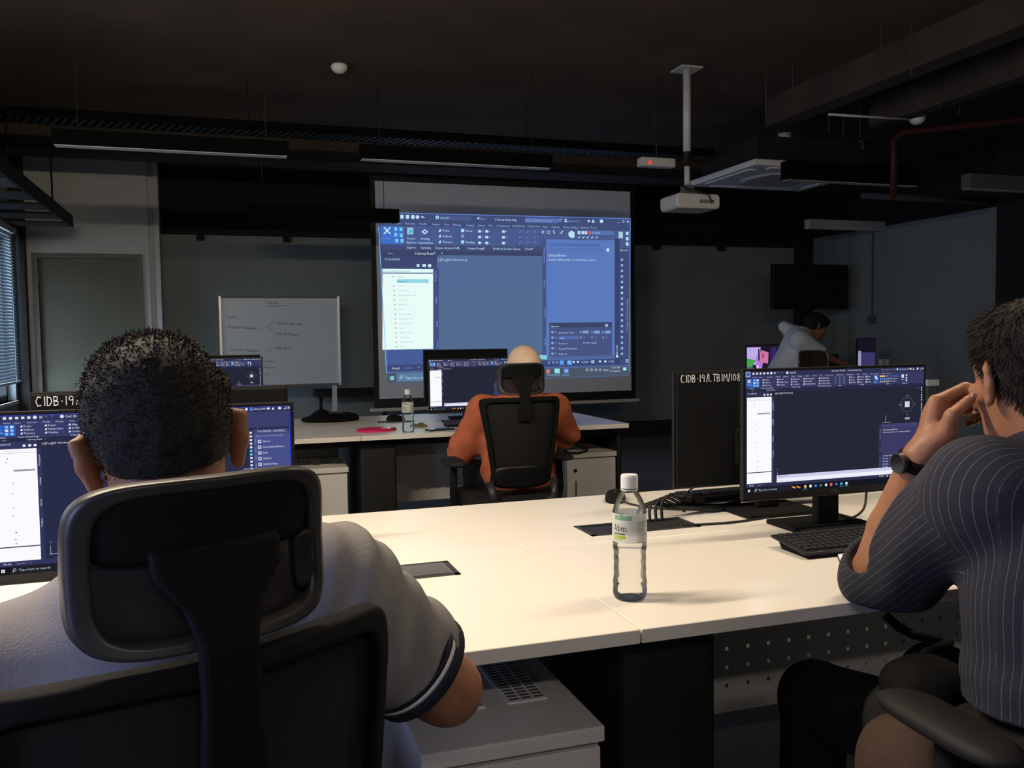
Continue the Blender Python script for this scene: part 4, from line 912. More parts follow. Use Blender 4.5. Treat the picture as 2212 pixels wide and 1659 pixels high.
def bottle(x, y, h, label, level, full=True):
    t = thing('water_bottle', (x, y, DZ), label, 'bottle', 'clear plastic water bottles')
    R = h*.138
    def rad(z):     # z in 0..1 of bottle height
        pts = [(0, .78), (.015, .93), (.04, .99), (.075, 1.0), (.10, .97), (.13, 1.), (.17, .955), (.21, .93), (.25, .95), (.29, .92), (.33, .95), (.37, .92), (.40, .96), (.42, 1.0), (.44, .95), (.46, 1.), (.66, 1.), (.70, .98), (.75, .90), (.80, .76), (.85, .56), (.875, .45), (.89, .42), (.905, .42)]
        for (a, b), (c, d_) in zip(pts, pts[1:]):
            if z <= c: return R*(b+(d_-b)*(z-a)/(c-a))
        return R*.42
    zs = np.linspace(0, .905, 90)
    MB().lathe([(rad(z), z*h) for z in zs], n=40, caps=False).build('shell', PET, t, True)
    MB().lathe([(.002, .018*h), (R*.45, .012*h), (R*.7, .002*h), (R*.76, .0005), (rad(0), .002)], n=40, caps=False).build('base_dimple', PET, t, True)
    MB().lathe([(R*.5, .876*h), (R*.5, .885*h)], n=32).build('neck_ring', MT['white'], t)
    cp = [(R*.47, .892*h), (R*.50, .895*h), (R*.50, .985*h), (R*.46, h), (.001, h)]
    MB().lathe(cp, n=40).build('cap', MT['white'], t, False)
    MB().lathe([(max(.001, rad(z)-.0012), z*h) for z in np.linspace(.012, level, 40)], n=40).build('water', WATER, t, True)
    # label film, with print
    n = 40; vs = []; a0, a1 = 0, 2*math.pi
    for z in (.47, .70):
        for j in range(n): w = 2*math.pi*j/n; vs.append(((R*1.004)*math.cos(w), (R*1.004)*math.sin(w), z*h))
    MB().add(vs, [(j, (j+1) % n, n+(j+1) % n, n+j) for j in range(n)]).build('label', LBL, t, True)
    Pn = Print(); dk = (36, 52, 48)
    def band(x, y, w_, h_, c_):
        m_ = max(1, int(w_/8))
        for i_ in range(m_): Pn.r(x+w_*i_/m_, y, w_/m_, h_, c_)
    band(-62, 4, 92, 16, (130, 170, 140)); Pn.disc(-20, 10, 10, (110, 160, 120)); Pn.t(-70, 34, 26, 'Abm', dk, wx=1.05); band(-66, 66, 62, 4, (40, 70, 50)); band(-66, 74, 66, 10, (168, 188, 60)); band(-60, 86, 44, 4, (170, 190, 90)); Pn.t(-40, -8, 7, 'water', (60, 60, 130))
    for i in range(10): band(52+(i*7 % 9), 26+i*7.5, 60-(i*13 % 24), 2.2, (120, 130, 120))
    ang0 = math.atan2(-y, -x)       # printed front turned towards the room's entrance
    Pn.build('label_print', INKM, t, lambda a, b, l: (R*(1.012+.01*l)*math.cos(ang0+a/84*1.0-.22), R*(1.012+.01*l)*math.sin(ang0+a/84*1.0-.22), .70*h-b/100*.23*h))
    return t
q = onz(1361, 1291, DZ); bottle(q[0], q[1], .238, 'clear water bottle with white cap standing alone on the near desk', .40)
q = onz(882, 934, DZ); bottle(q[0], q[1], .232, 'clear water bottle beside the pink pouch in the next row', .62)
# ------------------------------------------------------------------ things on the next row
p0, p1 = onz(769, 932, DZ), onz(857, 929, DZ)
pk = thing('pouch', ((p0[0]+p1[0])/2, p0[1]-.02, DZ), 'flat pink pouch lying at the desk edge', 'pouch')
hl = (p1[0]-p0[0])/2
vs = []; out = [(-1, .1), (-.9, .6), (-.5, .95), (0, 1), (.5, .8), (.85, .35), (1, 0), (.85, -.3), (.45, -.8), (0, -1), (-.6, -.9), (-.95, -.5)]
mb = MB()
for s_, z in ((1, 0), (1.02, .006), (.9, .014), (.5, .019), (.05, .020)):
    for a, b in out: vs.append((a*hl*s_, b*.085*s_, z))
n = len(out); mb.add(vs, [(i*n+j, i*n+(j+1) % n, (i+1)*n+(j+1) % n, (i+1)*n+j) for i in range(4) for j in range(n)]+[tuple(range(n))[::-1], tuple(4*n+j for j in range(n))]); mb.build('body', MT['pink'], pk, True)
MB().tube([(hl*.2, -.05, .018), (hl*.7, -.02, .016), (hl*.95, .01, .012)], .004, 6).build('zip', MT['offw'], pk, True)
MB().bx(hl*.45, hl*.62, -.045, -.02, .014, .02).build('tag', MT['paper'], pk)
q0, q1 = onz(930, 930, DZ), onz(970, 928, DZ); ph = thing('phone', ((q0[0]+q1[0])/2, q0[1], DZ), 'dark phone lying flat near the orange dressed person', 'phone', rz=.2)
MB().bx(-.075, .075, -.036, .036, 0, .009).build('body', MT['blk'], ph, bevel=.003); MB().bx(-.070, .070, -.033, .033, .009, .0094).build('glass', MT['lens'], ph)
q = onz(905, 921, DZ); wr = thing('snack_wrapper', (q[0], q[1], DZ), 'small crumpled olive wrapper beside the next row\'s bottle', 'wrapper')
mb = MB(); mb.prism([(-.05, 0), (-.03, .018), (-.008, .012), (.02, .022), (.045, .006), (.05, 0)], -.02, .025); mb.build('body', MT['wrapper'], wr)
q = onz(705, 903, DZ)
bg = thing('laptop_bag', (q[0], 5.52, DZ), 'round black soft bag lying flat on the desk near the whiteboard', 'bag')
s = SDF((-.26, -.2, -.01), (.26, .2, .12), .008); s.ell((0, 0, .012), (.18, .14, .03)); s.ell((-.05, .0, .04), (.055, .08, .032), k=.03); s.ell((.1, .02, .025), (.07, .06, .02), k=.03); s.plane((0, 0, 0.001), (0, 0, -1)); s.build('body', MT['bag'], bg)
MB().tube([(-.02, -.08, .045), (.02, -.1, .06), (.08, -.09, .04)], .008, 6).build('handle', MT['blk'], bg, True)
pen = tag(MB().tube([tuple(onz(815, 913, DZ)+np.array([0, 0, .004])), tuple(onz(895, 911, DZ)+np.array([0, 0, .004]))], .004, 6).build('pen', MT['blk'], None), 'thin black pen lying behind the next row\'s bottle', 'pen')
cable([(1.90, 4.72, .60), (1.85, 4.68, .58), (1.92, 4.64, .573), (2.0, 4.70, .58), (1.96, 4.76, .60), (1.90, 4.72, .63)], 'black cable loop resting on the pedestal at the desk end', .006, grp=None)
# ------------------------------------------------------------------ instructor corner
IY = 7.45
a = ony(1600, 838, IY); b = ony(1950, 838, IY)
ds = thing('instructor_desk', ((a[0]+b[0])/2, IY, 0), 'plain grey desk the white shirted man leans on', 'desk'); hw = (b[0]-a[0])/2+.05
MB().bx(-hw, hw, -.3, .4, .715, .74).build('desk_top', MT['panel'], ds)
for sx in (-1, 1):
    for sy in (-.25, .35): MB().bx(sx*(hw-.05)-.02, sx*(hw-.05)+.02, sy-.02, sy+.02, 0, .715).build('leg', MT['legblk'], ds)
MB().bx(-hw+.05, hw-.05, .33, .345, .2, .7).build('back_panel', MT['panel'], ds)
p = ony(1612, 745, IY); P = Print()
P.r(0, 0, 1600, 900, (28, 24, 40)); P.poly([(0, 60), (0, 620), (420, 640), (520, 60)], (190, 170, 235)); P.poly([(0, 420), (0, 700), (200, 700), (330, 480)], (70, 160, 80)); P.poly([(300, 480), (420, 880), (560, 840), (640, 300), (460, 200)], (180, 120, 220)); P.poly([(520, 150), (500, 560), (800, 600), (820, 240)], (200, 120, 170)); P.poly([(880, 100), (900, 700), (1150, 650), (1100, 60)], (52, 38, 96)); P.poly([(0, 700), (0, 900), (300, 900), (280, 720)], (96, 92, 150)); P.poly([(420, 120), (430, 500), (480, 500), (470, 120)], (30, 24, 40)); P.poly([(560, 260), (570, 420), (640, 430), (660, 270)], (190, 70, 90)); P.poly([(340, 660), (420, 900), (480, 900), (420, 640)], (225, 205, 240))
monitor(p[0]+.25, IY+.055, p[2], -1, 'small lit monitor with a purple picture beside the white shirted man', P, mark=False, w=.50, h=.30)
p = ony(1850, 730, IY); P = Print(); P.r(0, 0, 1600, 900, (22, 20, 32)); P.r(0, 430, 1600, 470, (58, 54, 100)); P.r(60, 380, 270, 470, (150, 150, 180)); P.r(600, 860, 500, 30, (130, 130, 150))
monitor(p[0]+.125, IY+.055, p[2], -1, 'narrow dim upright monitor beside two drinking glasses', P, mark=False, w=.235, h=.33)
for px in (1904, 1916):
    p = ony(px, 786, IY-.1); t = thing('drinking_glass', (p[0], IY-.1, .74+.12), 'small clear drinking glass beside the dim upright monitor', 'glass', 'drinking glasses')
    t.location.z = .90; MB().lathe([(.024, 0), (.026, .01), (.032, .07), (.030, .07), (.024, .012), (.001, .010)], n=20).build('bowl', MT['glass'], t, True); MB().lathe([(.0235, .001), (.0245, .012)], n=20).build('foot', MT['glass'], t)
tr = ony(1910, 800, IY-.1); t = thing('desk_shelf', (tr[0], IY-.08, .74), 'small dark riser shelf carrying two drinking glasses', 'shelf')
MB().bx(-.09, .09, -.07, .07, .145, .16).build('board', MT['blk'], t); MB().bx(-.09, -.08, -.07, .07, 0, .145).bx(.08, .09, -.07, .07, 0, .145).build('side', MT['blk'], t)
a = ony(1795, 772, IY-.15); lp = thing('laptop', (a[0]+.1, IY-.1, .74), 'dark open laptop under the white shirted man\'s hand', 'laptop')
MB().bx(-.17, .17, -.12, .12, .10, .118).build('keyboard_deck', MT['blk'], lp); MB().box((0, .16, .19), (.34, .01, .2), rotx(-.25)).build('screen_lid', MT['blk'], lp); MB().bx(-.15, .15, -.1, .1, 0, .10).build('riser', MT['blk'], lp)
# wall television on a dark post
TYV = 8.6; a, b = ony(1667, 570, TYV), ony(1828, 668, TYV); tx = (a[0]+b[0])/2
tv = thing('television', (tx, TYV, 0), 'black flat television on a tall dark post near the room corner', 'television'); hw = (b[0]-a[0])/2
MB().bx(-hw, hw, -.03, .03, b[2], a[2]).build('panel', MT['blk'], tv, bevel=.008); MB().bx(-hw+.025, hw-.025, -.032, -.03, b[2]+.04, a[2]-.025).build('glass', MT['lens'], tv)
MB().bx(-.10, .08, .04, .16, 0.03, a[2]+.35).build('post', MT['legblk'], tv); MB().bx(-.35, .35, -.2, .3, 0, .03).build('foot_plate', MT['legblk'], tv); MB().bx(-.2, .2, .03, .06, b[2]+.1, a[2]-.1).build('bracket', MT['legblk'], tv)
q = ony(1832, 549, TYV+.6); cc = thing('security_camera', (q[0], TYV+.6, q[2]), 'small dark security camera above the television\'s corner', 'camera')
MB().bx(-.03, .03, -.09, .05, -.03, .03).build('body', MT['grey'], cc, bevel=.01); MB().tube([(0, -.09, 0), (0, -.1, 0)], .022, 14).build('lens', MT['lens'], cc); MB().tube([(0, .0, .03), (0, .03, .10), (0, .1, .12)], .012, 8).build('arm', MT['grey'], cc)
MB().tube([(0, .1, .12), (0, .1, ZC-q[2])], .012, 8).build('drop_pole', MT['beam'], cc)
a = onx(1878, 500, XR-.02); b = onx(1882, 690, XR-.02)
sw = thing('wall_socket', (XR, b[1], b[2]), 'dark wall socket with a thin cable trunk on the grey wall', 'socket'); MB().bx(-.025, 0, -.06, .06, -.05, .05).build('plate', MT['grey'], sw, bevel=.004); MB().bx(-.012, 0, -.01, .01, .05, 2.4-b[2]).build('trunking', MT['grey'], sw)
# pale cubicle post seen beside the hand
p = ony(2010, 826, 4.4); pz = p[2]; q = tag(thing('divider_post', (p[0], 4.4, 0), 'pale capped grey post standing behind the striped shirt man\'s hand', 'post'))
MB().bx(-.035, .03, -.02, .02, 0, pz-.02).build('shaft', MT['grey'], q); MB().bx(-.045, .04, -.03, .03, pz-.02, pz+.018).build('cap', MT['white'], q)
MB().bx(-.2, .2, -.2, .2, 0, .02).build('foot', MT['grey'], q)
# ================================================================== chairs
def office_chair(loc, rz, label):
    t = thing('office_chair', (loc[0], loc[1], 0), label, 'chair', 'black mesh office chairs', rz)
    hb = lambda x, z: -.222+2.0*x*x-2.2*z*z
    c = (0, 0, 1.052); a, b = .116, .074
    fr = MB().pad(a, b, hb, .024, 5, s0=.84, nr=3, c=c).build('headrest_frame', MT['rim'], t, True, bevel=.005)
    MB().pad(a*.86, b*.86, lambda x, z: hb(x, z)+.004, .006, 5, c=c).build('headrest_mesh', MT['meshthin'], t, True)
    MB().pad(a*.87, b*.42, lambda x, z: hb(x, z+.036)-.004, .012, 6, c=(0, 0, 1.052+.034)).build('headrest_shell', MT['blkm'], t, True)
    MB().pad(.013, .030, lambda x, z: hb(.088, z-.02)+.0, .014, 5, c=(.093, 0, 1.034)).build('headrest_slot', MT['blk'], t, True)
    br = MB()
    for s in (0,):
        vs = []
        for (z, w, y) in ((1.068, .058, -.236), (1.045, .056, -.242), (1.015, .034, -.250), (.985, .026, -.258), (.93, .026, -.262), (.86, .030, -.262)):
            for (xx, yy) in ((-w, y), (w, y), (w, y+.016), (-w, y+.016)): vs.append((xx, yy, z))
        br.add(vs, [(i*4+j, i*4+(j+1) % 4, (i+1)*4+(j+1) % 4, (i+1)*4+j) for i in range(5) for j in range(4)]+[(3, 2, 1, 0), (20, 21, 22, 23)])
    br.build('headrest_bracket', MT['blkm'], t, bevel=.005)
    bk = lambda x, z: -.245+1.5*x*x+.55*(z-.06)**2-.12*z*0
    bc = (0, 0, .762)
    MB().pad(.170, .205, bk, .030, 14, s0=.90, nr=3, c=bc, taper=.20).build('backrest_frame', MT['blkm'], t, True, bevel=.006)
    MB().pad(.154, .19, lambda x, z: bk(x, z)+.006, .008, 14, c=bc, taper=.20).build('backrest_mesh', MT['mesh'], t, True)
    MB().pad(.15, .055, lambda x, z: bk(x, z-.2)-.012, .03, 4, c=(0, 0, .60)).build('lumbar_support', MT['blk'], t, True)
    for s in (-1, 1): MB().tube([(s*.16, -.20, .58), (s*.15, -.235, .50), (s*.10, -.16, .44), (s*.05, -.05, .43)], [.018, .02, .02, .02], 8).build('back_upright', MT['rim'], t, True)
    se = MB(); n = 40; vs = []
    for sc, z in ((.86, .43), (.98, .44), (1., .465), (.97, .492), (.85, .505), (.4, .50), (.02, .497)):
        for j in range(n):
            w = 2*math.pi*j/n; cw, sw = math.cos(w), math.sin(w)
            vs.append((sc*.245*math.copysign(abs(cw)**.5, cw), sc*.235*math.copysign(abs(sw)**.5, sw)+.02, z))
    se.add(vs, [(i*n+j, i*n+(j+1) % n, (i+1)*n+(j+1) % n, (i+1)*n+j) for i in range(6) for j in range(n)]+[tuple(range(n))[::-1], tuple(6*n+j for j in range(n))])
    se.build('seat', MT['mesh'], t, True)
    MB().bx(-.12, .12, -.1, .14, .40, .432).build('tilt_mechanism', MT['blk'], t, bevel=.01)
    for s in (-1, 1):
        ar = MB().tube([(s*.20, .0, .425), (s*.27, .0, .44), (s*.275, .0, .50), (s*.272, 0, .64)], [.017, .018, .02, .017], 8).build('arm_post', MT['blkm'], t, True)
        mb = MB(); vs = []; m_ = 24
        for sc, z in ((.75, .640), (1, .648), (1, .662), (.8, .670), (.05, .671)):
            for j in range(m_):
                w = 2*math.pi*j/m_; cw, sw = math.cos(w), math.sin(w)
                vs.append((s*.272+sc*.045*math.copysign(abs(cw)**.6, cw), sc*.125*math.copysign(abs(sw)**.6, sw)+.005, z))
        mb.add(vs, [(i*m_+j, i*m_+(j+1) % m_, (i+1)*m_+(j+1) % m_, (i+1)*m_+j) for i in range(4) for j in range(m_)]+[tuple(range(m_))[::-1], tuple(4*m_+j for j in range(m_))])
        mb.build('arm_pad', MT['padm'], ar, True)
    MB().tube([(0, 0, .10), (0, 0, .25)], .028, 14).tube([(0, 0, .25), (0, 0, .41)], .016, 14).build('gas_lift', MT['blk'], t, True)
    bs = MB().tube([(0, 0, .075), (0, 0, .125)], .04, 16).build('base_hub', MT['blkm'], t)
    for i in range(5):
        w = 2*math.pi*i/5+.3; d = np.array([math.cos(w), math.sin(w), 0])
        lg = MB().tube([tuple(d*.03+[0, 0, .105]), tuple(d*.18+[0, 0, .09]), tuple(d*.30+[0, 0, .07])], [.025, .02, .015], 8).build('base_leg', MT['blkm'], t, True)
        q = d*.30; tn = np.array([-d[1], d[0], 0]); ws = MB()
        for s in (-1, 1): ws.tube([tuple(q+tn*s*.008+[0, 0, .027]), tuple(q+tn*s*.024+[0, 0, .027])], .027, 14)
        ws.build('caster', MT['blk'], lg)
    return t
A1 = math.radians(23)
CH1 = np.array([-.008, .783])+.24*np.array([-math.sin(A1), math.cos(A1)])
ch1 = office_chair(CH1, A1, 'black mesh office chair with headrest behind the grey polo man')
def chair_copy(loc, rz, label):
    o = copy_tree(ch1); o.location = (loc[0], loc[1], 0); o.rotation_euler = (0, 0, rz); o['label'] = label; return o
chair_copy((1.275, .99), math.radians(-3), 'black office chair under the striped shirt man')
chair_copy((1.29, 4.02), math.radians(2), 'black mesh office chair behind the orange dressed person')
p = ony(440, 830, 4.0); chair_copy((p[0]-.02, 4.1), .05, 'empty black office chair in front of the whiteboard')
p = ony(1750, 800, 5.2); chair_copy((p[0], 5.0), math.radians(172), 'empty black office chair standing between the lit monitor and the white shirted man')
# ================================================================== people
def frame(yaw, pitch=0., roll=0.):
    """columns right, forward, up; yaw turns left, pitch nods down, roll tips towards the left shoulder"""
    return rotz(yaw) @ rotx(-pitch) @ roty(-roll)
def head_sdf(s, o, R, ears=True, scale=1., neck=None):
    T = lambda *p: np.array(o)+R @ (np.array(p)*scale)
    E_ = lambda c, r, **k: s.ell(T(*c), np.array(r)*scale, R, **k)
    E_((0, -.012, .035), (.074, .094, .083)); E_((0, .03, -.03), (.060, .066, .085), k=.03); E_((0, .045, -.085), (.042, .045, .030), k=.03)
    s.cap(T(-.034, .082, .026), T(.034, .082, .026), .012, k=.02)
    for q in (-1, 1): E_((q*.030, .100, .008), (.017, .012, .010), k=.012, op='s'); E_((q*.030, .083, .008), (.0125, .0125, .0115), k=.004); E_((q*.045, .065, -.022), (.02, .02, .018), k=.02)
    s.cap(T(0, .096, .012), T(0, .117, -.028), .008*scale, .0125*scale, k=.012); s.cap(T(-.012, .10, -.032), T(.012, .10, -.032), .009*scale, k=.01)
    s.cap(T(-.02, .090, -.060), T(.02, .090, -.060), .0075*scale, k=.008); s.cap(T(-.017, .088, -.071), T(.017, .088, -.071), .0075*scale, k=.008); E_((0, .083, -.1), (.02, .016, .016), k=.02)
    s.cap(T(0, -.022, -.04), neck if neck is not None else T(0, -.045, -.17), .055*scale, .060*scale, k=.03)
    if ears:
        for q in (-1, 1):
            Re = R @ rotz(q*.45) @ rotx(-.12)
            c = T(q*.080, -.008, -.002)
            s.ell(c, np.array((.0075, .019, .034))*scale, Re, k=.006)
            s.cap(T(q*.077, -.004, .030), T(q*.092, -.022, .019), .006, k=.006); s.cap(T(q*.092, -.022, .019), T(q*.089, -.022, -.008), .006, k=.006); s.cap(T(q*.089, -.022, -.008), T(q*.077, -.006, -.032), .006, k=.006)
            s.ell(T(q*.080, -.004, -.034), np.array((.006, .009, .010))*scale, Re, k=.006)
def noise3(x, y, z, f, sd=0.):
    return (np.sin(f*x+1.7*np.sin(f*.7*y+sd)+sd)+np.sin(f*1.13*y+1.3*np.sin(f*.8*z+sd*2))+np.sin(f*.91*z+1.5*np.sin(f*.6*x+sd*3)))/3
def strands(hair_obj, n, lmin, lmax, up, m, parent, w=.0007, topz=None, seed=1, name='hair_strands', bend=.5, flow=None):
    me = hair_obj.data; N = len(me.polygons); r = np.random.default_rng(seed)
    cen = np.zeros(N*3); nor = np.zeros(N*3); ar = np.zeros(N); me.polygons.foreach_get('center', cen); me.polygons.foreach_get('normal', nor); me.polygons.foreach_get('area', ar)
    cen = cen.reshape(-1, 3); nor = nor.reshape(-1, 3); nor /= np.linalg.norm(nor, axis=1)[:, None]+1e-9
    ids = r.choice(N, n, p=ar/ar.sum()); p = cen[ids]+r.normal(0, .0022, (n, 3)); d = nor[ids]
    if flow is not None: d = d*.35+np.array(flow(p))*.9
    d = d+r.normal(0, bend*.5, (n, 3))+np.array(up)*.35; d /= np.linalg.norm(d, axis=1)[:, None]
    zt = p[:, 2]; f = np.clip((zt-zt.min())/(zt.max()-zt.min()), 0, 1)**1.3
    L = (lmin+(lmax-lmin)*f)*r.uniform(.6, 1.2, n)
    sd = np.cross(d, r.normal(0, 1, (n, 3))); sd /= np.linalg.norm(sd, axis=1)[:, None]
    d2 = d+r.normal(0, bend, (n, 3)); d2 /= np.linalg.norm(d2, axis=1)[:, None]
    a = p-sd*w; b = p+sd*w; c = p+d*L[:, None]*.55; c1 = c-sd*w*.8; c2 = c+sd*w*.8; e = c+d2*L[:, None]*.45
    V = np.stack([a, b, c2, c1, e], 1).reshape(-1, 3); k = np.arange(n)*5
    F = np.stack([k, k+1, k+2, k+3], 1).tolist()+np.stack([k+3, k+2, k+4], 1).tolist()
    mm = bpy.data.meshes.new(name); mm.from_pydata(V.tolist(), [], F)
    return tag(link(name, mm, m, parent), kind='stuff')
def fade(h, p, n, amt, w):
    '''hair thins out towards the hairline plane, then stops'''
    n = np.array(n)/np.linalg.norm(n)
    h.disp(lambda x, y, z: amt*np.clip(1+((x-p[0])*n[0]+(y-p[1])*n[1]+(z-p[2])*n[2])/w, 0, 1)); h.plane(p, n)
# ------------------------------------------------------------------ man in the grey polo
B1 = (-.07, 1.05, 0); pm = thing('person', B1, 'person in a grey polo shirt seated with his back turned, elbow out', 'person')
hR = frame(math.radians(6), math.radians(14), math.radians(8)); ho = np.array([-.068, 1.035, 1.124])
nb = np.array([-.075, .985, .99])
shR, elR, haR = np.array([.105, 1.02, .945]), np.array([.258, 1.075, .790]), np.array([.02, 1.24, .835])
shL, elL, haL = np.array([-.228, .99, .888]), np.array([-.36, 1.16, .77]), np.array([-.22, 1.40, .775])
s = SDF((-.52, .78, .40), (.40, 1.52, 1.30), .0052)
head_sdf(s, ho, hR, neck=nb, scale=.94)
s.cap(nb+[0, .01, .02], nb+[0, .03, -.05], .062, .075, k=.03)
s.cap(shL, shR, .06, k=.04); s.ell((-.072, 1.02, .80), (.165, .095, .2), k=.05); s.ell((-.072, 1.0, .58), (.15, .10, .14), k=.05)
for sh, el, ha, q in ((shR, elR, haR, 1), (shL, elL, haL, -1)):
    s.cap(sh, el, .052, .044, k=.02); s.cap(el, ha, .044, .029, k=.012)
    d = (ha-el)/np.linalg.norm(ha-el); side = np.cross(d, [0, 0, 1.]); side /= np.linalg.norm(side)
    s.cap(ha, ha+d*.085, .030, .034, k=.02, sq=.55, n=(0, 0, 1))
    for i, (off, l) in enumerate(((-.028, .062), (-.010, .075), (.009, .078), (.027, .07))):
        r0 = ha+d*.085+side*off; m1 = r0+d*l*.55+[0, 0, .002]; s.cap(r0, m1, .0088, .0082, k=.004); s.cap(m1, m1+d*l*.42+np.array([0, 0, -.016]), .0082, .0068, k=.003)
    tb = ha+d*.03-q*side*.026; s.cap(tb, tb+d*.045-q*side*.018, .012, .010, k=.008); s.cap(tb+d*.045-q*side*.018, tb+d*.078-q*side*.016, .010, .008, k=.003)
s.build('body', MT['skin'], pm, B1)
h = SDF(ho-.16, ho+.17, .0045); T = lambda *p: ho+hR @ (np.array(p)*.94)
h.ell(T(0, -.014, .034), (.0765, .097, .0895), hR); h.ell(T(0, -.058, -.018), (.066, .048, .062), hR, k=.03); h.ell(T(.0, .03, .09), (.06, .06, .045), hR, k=.03)
h.disp(lambda x, y, z: .0022*noise3(x, y, z, 190)+.0016*noise3(x, y, z, 420, 2.))
fade(h, T(0, -.045, -.022), hR @ np.array([0, .42, -.907]), .010, .05)
for q in (-1, 1): h.ell(T(q*.088, -.004, -.005), (.018, .026, .040), hR, k=.004, op='s')
ha_ = h.build('hair', MT['hair'], pm, B1, 0)
strands(ha_, 14000, .0010, .0062, (0, 0, .2), MT['hairs'], pm, w=.0008, bend=.9)
s = SDF((-.52, .80, .40), (.40, 1.45, 1.08), .006)
s.cap(shL+[0, 0, -.005], shR+[0, 0, -.005], .073, k=.05); s.cap(nb+[-.0, -.005, -.015], nb+[0, 0, -.06], .078, .10, k=.05)
s.ell((-.072, 1.015, .80), (.200, .112, .21), k=.06); s.ell((-.072, .995, .60), (.195, .118, .2), k=.06)
cR = elR+(shR-elR)*.30; cL = elL+(shL-elL)*.30
s.cap(shR, elR, .078, .067, k=.04); s.cap(shL, elL, .078, .067, k=.04)
dR = (elR-shR)/np.linalg.norm(elR-shR); dL = (elL-shL)/np.linalg.norm(elL-shL)
def folds(x, y, z):
    f = .0035*np.sin(62*(x-.2*z)+3*np.sin(14*z))*np.clip((x+.02)*6, 0, 1)*np.clip((1.0-z)*8, 0, 1)
    f = f+.005*np.sin(75*(x+.10*z)+2.2*np.sin(11*z+1))*np.clip((-.08-x)*6, 0, 1)*np.clip((.97-z)*8, 0, 1)
    return f+.0038*np.sin(140*(x*.75+.35*y-.30*z)+2.5*np.sin(15*z))*np.clip((x-.03)*9, 0, 1)+.0025*noise3(x, y, z, 40, 1.)
s.disp(folds)
s.plane(cR, dR, lo=cR-.14, hi=cR+np.array([.16, .2, .14])); s.plane(cL, dL, lo=cL-np.array([.2, .2, .16]), hi=cL+np.array([.10, .2, .14])); s.plane((0, 0, .45), (0, 0, -1))
s.cap(nb+[0, .0, .09], nb+[0, .02, .0], .064, .066, k=.01, op='s')
s.build('polo_shirt', MT['polo'], pm, B1, 1)
def cuff(c, d, r, parent, base):
    d = d/np.linalg.norm(d); u = np.cross(d, [0, 0, 1.]); u /= np.linalg.norm(u); v = np.cross(d, u)
    for (o0, o1, m_, e, nm) in ((-.004, .012, 'navy', .0015, 'cuff_band'), (-.010, -.004, 'white', .0012, 'cuff_stripe'), (-.016, -.010, 'navy', .0012, 'cuff_band')):
        mb = MB(); vs = []; n = 36
        for q, rr in ((o0, r+e), (o1, r+e), (o1, r-.006), (o0, r-.006)):
            for j in range(n): w = 2*math.pi*j/n; vs.append(c+d*q+(u*math.cos(w)+v*math.sin(w))*rr-np.array(base))
        mb.add(vs, [(i*n+j, i*n+(j+1) % n, ((i+1) % 4)*n+(j+1) % n, ((i+1) % 4)*n+j) for i in range(4) for j in range(n)]); mb.build(nm, MT[m_], parent, True)
cuff(cR, dR, .0708, pm, B1); cuff(cL, dL, .0708, pm, B1)
# collar
cl = SDF(nb-.16, nb+.16, .005); cl.cap(nb+[0, -.004, .045], nb+[0, .012, -.01], .072, .082, k=.01); cl.cap(nb+[0, -.01, .11], nb+[0, .02, -.03], .064, .068, k=.006, op='s'); cl.plane(nb+[0, 0, .05], (0, .25, 1)); cl.plane(nb+[0, 0, -.012], (0, -.2, -1)); cl.build('collar', MT['polo'], pm, B1)
tr = SDF((-.42, .80, .02), (.25, 1.75, .62), .010)
for q in (-1, 1):
    hp = np.array([-.075+q*.09, .97, .55]); kn = np.array([-.17+q*.12, 1.42, .53]); an = kn+[0, .02, -.45]
    tr.cap(hp, kn, .085, .066, k=.03); tr.cap(kn, an, .064, .05, k=.02)
tr.ell((-.075, .97, .54), (.18, .12, .08), k=.03); tr.build('trousers', MT['dark'], pm, B1)
for q in (-1, 1):
    kn = np.array([-.17+q*.12, 1.44, 0]); sh = SDF(kn+[-.07, -.12, -.01], kn+[.07, .24, .13], .008); sh.ell(kn+[0, .06, .035], (.045, .135, .04)); sh.cap(kn+[0, -.01, .03], kn+[0, -.005, .10], .045, .042, k=.02); sh.plane(kn+[0, 0, .002], (0, 0, -1)); sh.build('shoe', MT['blk'], pm, B1)
# ------------------------------------------------------------------ man in the striped shirt
B2 = (1.27, 1.02, 0); pr = thing('person', B2, 'person in a dark pinstriped shirt leaning on the desk, hand at his mouth', 'person')
hR = frame(math.radians(-13), math.radians(6), math.radians(0)); ho = np.array([1.254, 1.090, 1.160]); nb = np.array([1.275, 1.03, 1.02])
shL = np.array([1.135, 1.075, .985]); shR = np.array([1.43, .97, .975]); elL = ony(1893, 1240, 1.318); wrL = ony(1987, 985, 1.205)
elR = np.array([1.56, 1.15, .80]); wrR = np.array([1.50, 1.42, .775])
s = SDF((.96, .80, .45), (1.72, 1.60, 1.32), .0048)
head_sdf(s, ho, hR, neck=nb+[0, 0, -.01])
s.cap(nb, nb+[0, -.01, -.08], .062, .08, k=.03); s.cap(shL, shR, .06, k=.04); s.ell((1.275, 1.02, .82), (.16, .10, .2), k=.05); s.ell((1.27, .99, .6), (.16, .11, .14), k=.05)
s.cap(shL, elL, .05, .045, k=.02); s.cap(elL, elL+(wrL-elL)*.4, .044, .043, k=.01); s.cap(elL+(wrL-elL)*.4, wrL, .043, .0285, k=.01); s.cap(shR, elR, .05, .045, k=.02); s.cap(elR, wrR, .043, .028, k=.012)
